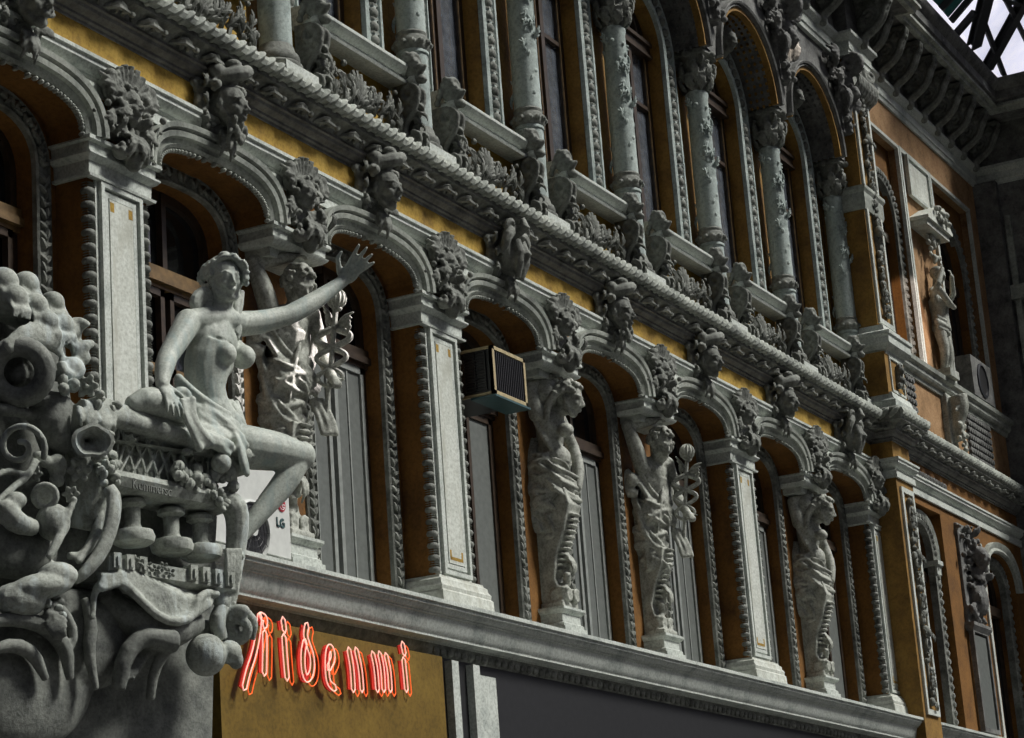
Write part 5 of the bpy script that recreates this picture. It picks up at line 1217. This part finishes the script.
# right arm leaning on the cushion
e_ = L(168, 356, -.035); w_ = L(162, 384, -.075)
b.limb([rs, L(180, 336, -.015), e_], [.034, .032, .026], 14); b.limb([e_, L(164, 368, -.055), w_], [.026, .025, .017], 14)
hand(b, w_, ldir((0, 0, -1)) * .8 + IMR * .25 + V((0, -.25, 0)), V((0, 1, 0)), .098, .22, .15, thumb=1, rad=.9)
# left arm stretched out
e2 = L(289, 315, -.02); w2 = L(343, 281, -.045)
b.limb([ls, L(262, 322, .0), e2], [.034, .031, .0265], 14); b.limb([e2, L(312, 303, -.03), w2], [.0265, .0265, .0165], 14)
hd = (IMR * .62 + IMU * .72).normalized()
hand(b, w2 - hd * .004, hd, TOCAM, .116, .10, .17, thumb=1 if (hd.cross(TOCAM)).dot(IMR) < 0 else -1)
# raised left thigh, knee, shin and foot
k1 = L(300, 457, -.06)
b.limb([L(226, 444, .0), L(252, 448, -.03), L(280, 452, -.05), k1], [.058, .056, .050, .038], 16); b.ell(k1 + V((.004, -.004, .003)), (.036, .036, .038), None, 14, 10)
b.limb([k1, L(284, 484, -.05), L(262, 510, -.035), L(240, 538, -.02)], [.033, .034, .027, .018], 14); b.limb([L(240, 538, -.02), L(238, 548, -.04), L(240, 556, -.07)], [.019, .018, .012], 10)
b.ell(L(208, 438, -.03), (.05, .045, .035), None, 14, 10)
b.sculpt('body', 'lady', ld, .0030, 10)
# hair parted in waves, with locks down to the shoulders
h = MB(); f_ = fd; up_ = IMU; rt = up_.cross(f_).normalized() * -1; rt = IMR
h.ell(hc + up_ * .030 - f_ * .026, (.043, .048, .042), None, 14, 10)
for q in (-1, 1):
    for k in range(8):
        a0_ = .1 + k * .30; p = []
        for i in range(6):
            t_ = i / 5; ang = 1.45 - q * (.05 + t_ * 1.75)
            rad = .046 + .004 * math.sin(i * 2.4 + k * 1.3); dep = .024 - k * .011 - .014 * math.sin(t_ * PI)
            p.append(hc + rt * math.cos(ang) * rad + up_ * (math.sin(ang) * rad + .012) + f_ * (dep))
        h.tube(p, [.006, .0085, .0078, .009, .0078, .008], 7, smooth=1)
for i in range(90):
    a = random.uniform(-.5, PI + .5); h.ell(hc + rt * math.cos(a) * .051 + up_ * (math.sin(a) * .051 + .012) + f_ * random.uniform(-.05, .020), random.uniform(.005, .009), None, 7, 5)
h.ell(hc + up_ * .066 - f_ * .01, (.018, .018, .012)); 
for pts in (((209, 292), (198, 300), (196, 312), (204, 318), (200, 326)), ((212, 296), (207, 306), (206, 318), (209, 326)), ((205, 290), (196, 297), (194, 306), (200, 313))): h.tube([L(u, v, .0) for u, v in pts], [.013, .016, .014, .012, .008][:len(pts)], 8, smooth=1)
for pts in (((241, 291), (239, 306), (236, 318), (239, 330), (237, 340)), ((238, 296), (234, 310), (238, 324), (235, 334))): h.tube([L(u, v, -.02) for u, v in pts], [.010, .012, .012, .010, .006][:len(pts)], 8, smooth=1)
h.sculpt('hair', 'lady', ld, .0026, 0)
# cloth over the lap
d = MB()
folds(d, [L(178, 388, .0), L(196, 404, -.04), L(220, 420, -.055), L(240, 428, -.03)], [.024] * 4, 6, .006, .010, (0, 0, 1), 1)
folds(d, [L(232, 402, .0), L(236, 416, -.02), L(240, 428, -.02)], [.02] * 3, 3, .004, .009, (1, 0, 0), 12)
folds(d, [L(200, 415, -.045), L(214, 428, -.065), L(232, 440, -.075), L(240, 452, -.07)], [.035, .035, .035, .02], 7, .007, .011, (.5, 0, .8), 2)
d.ell(L(214, 430, -.01), (.078, .060, .050), None, 14, 10); d.tube([L(188, 430, -.03), L(212, 440, -.05), L(236, 446, -.04)], [.030, .040, .040], 12, smooth=1)
folds(d, [L(232, 430, -.06), L(240, 445, -.09), L(244, 462, -.10), L(246, 472, -.095)], [.012, .018, .018, .015], 5, .004, .008, (.7, .7, 0), 3)
folds(d, [L(186, 400, -.09), L(190, 418, -.095), L(198, 434, -.095), L(206, 446, -.09)], [.014, .014, .018, .020], 5, .005, .009, (.9, 0, .3), 4)
folds(d, [L(204, 436, -.085), L(218, 442, -.095), L(230, 450, -.095)], [.014] * 3, 4, .006, .010, (.1, 0, 1), 5)
d.sculpt('drapery', 'lady', ld, .0038, 2)
c = MB(); c.tube([L(132, 404, -.05), L(146, 400, -.055), L(166, 405, -.055), L(182, 412, -.055), L(188, 420, -.055)], [.020, .036, .038, .034, .024], 14, smooth=1); c.ell(L(134, 404, -.05), .024)
c.tube([L(172, 396, -.06), L(182, 390, -.065), L(188, 396, -.065), L(190, 410, -.07)], [.012, .014, .014, .01], 8, smooth=1); c.sculpt('cushion', 'lady', ld, .0045, 2)
# ================================================================ light
w = bpy.data.worlds.new('sky'); bpy.context.scene.world = w; w.use_nodes = True; t = w.node_tree; bg = t.nodes['Background']
tc = t.nodes.new('ShaderNodeTexCoord'); sp = t.nodes.new('ShaderNodeSeparateXYZ'); t.links.new(tc.outputs['Generated'], sp.inputs[0])
up = ramp(t, sp.outputs['Z'], [(.0, (.016, .017, .018)), (.23, (.02, .022, .026)), (.30, (1.35, 1.33, 1.45)), (.46, (.95, 1.0, 1.12)), (.7, (.34, .38, .46)), (1.0, (.30, .34, .42))])
n = noise(t, 6.5, 5, .6, tc.outputs['Generated'], .8); nn = ramp(t, n, [(.40, (.50, .52, .60)), (.52, (1.05, 1.02, 1.04))])
mx = t.nodes.new('ShaderNodeMixRGB'); mx.blend_type = 'MULTIPLY'; mx.inputs[0].default_value = 1; t.links.new(up, mx.inputs[1]); t.links.new(nn, mx.inputs[2])
sx_ = ramp(t, sp.outputs['X'], [(.0, (.22, .22, .22)), (.55, (1, 1, 1))]); m3 = t.nodes.new('ShaderNodeMixRGB'); m3.blend_type = 'MULTIPLY'; m3.inputs[0].default_value = 1; t.links.new(mx.outputs[0], m3.inputs[1]); t.links.new(sx_, m3.inputs[2]); t.links.new(m3.outputs[0], bg.inputs[0]); bg.inputs[1].default_value = WORLD
def sun(name, toward, e, ang, col):
    l = bpy.data.lights.new(name, 'SUN'); l.energy = e; l.angle = math.radians(ang); l.color = col; o = bpy.data.objects.new(name, l); C.objects.link(o)
    o.rotation_euler = V(toward).to_track_quat('Z', 'Y').to_euler(); return o
sun('daylight_through_roof', SUN_DIR, SUN_E, 14, (1.0, .99, .93))
def spot(name, frm, to, e, size, col, blend=.25, rad=.05):
    l = bpy.data.lights.new(name, 'SPOT'); l.energy = e; l.spot_size = math.radians(size); l.spot_blend = blend; l.color = col; l.shadow_soft_size = rad
    o = bpy.data.objects.new(name, l); C.objects.link(o); o.location = V(frm) * S; o.rotation_euler = (V(frm) - V(to)).to_track_quat('Z', 'Y').to_euler()
spot('sunbeam_statue', (5.2, -4.0, 4.2), (1.10, -.03, .84), 42000, 2.6, (1, .90, .90))
spot('sunbeam_arch', (8.6, -3.2, 5.2), (5.98, -.05, 3.52), 14000, 1.5, (1, .85, .70))
spot('sunbeam_pavilion', (5.5, -4.5, 4.6), (7.95, -.05, 2.5), 9000, 6.0, (1, .80, .72))
sc = bpy.context.scene; sc.view_settings.view_transform = 'Standard'; sc.view_settings.look = 'None'; sc.view_settings.gamma = 1; sc.view_settings.use_curve_mapping = False
sc.view_settings.exposure = EXPO
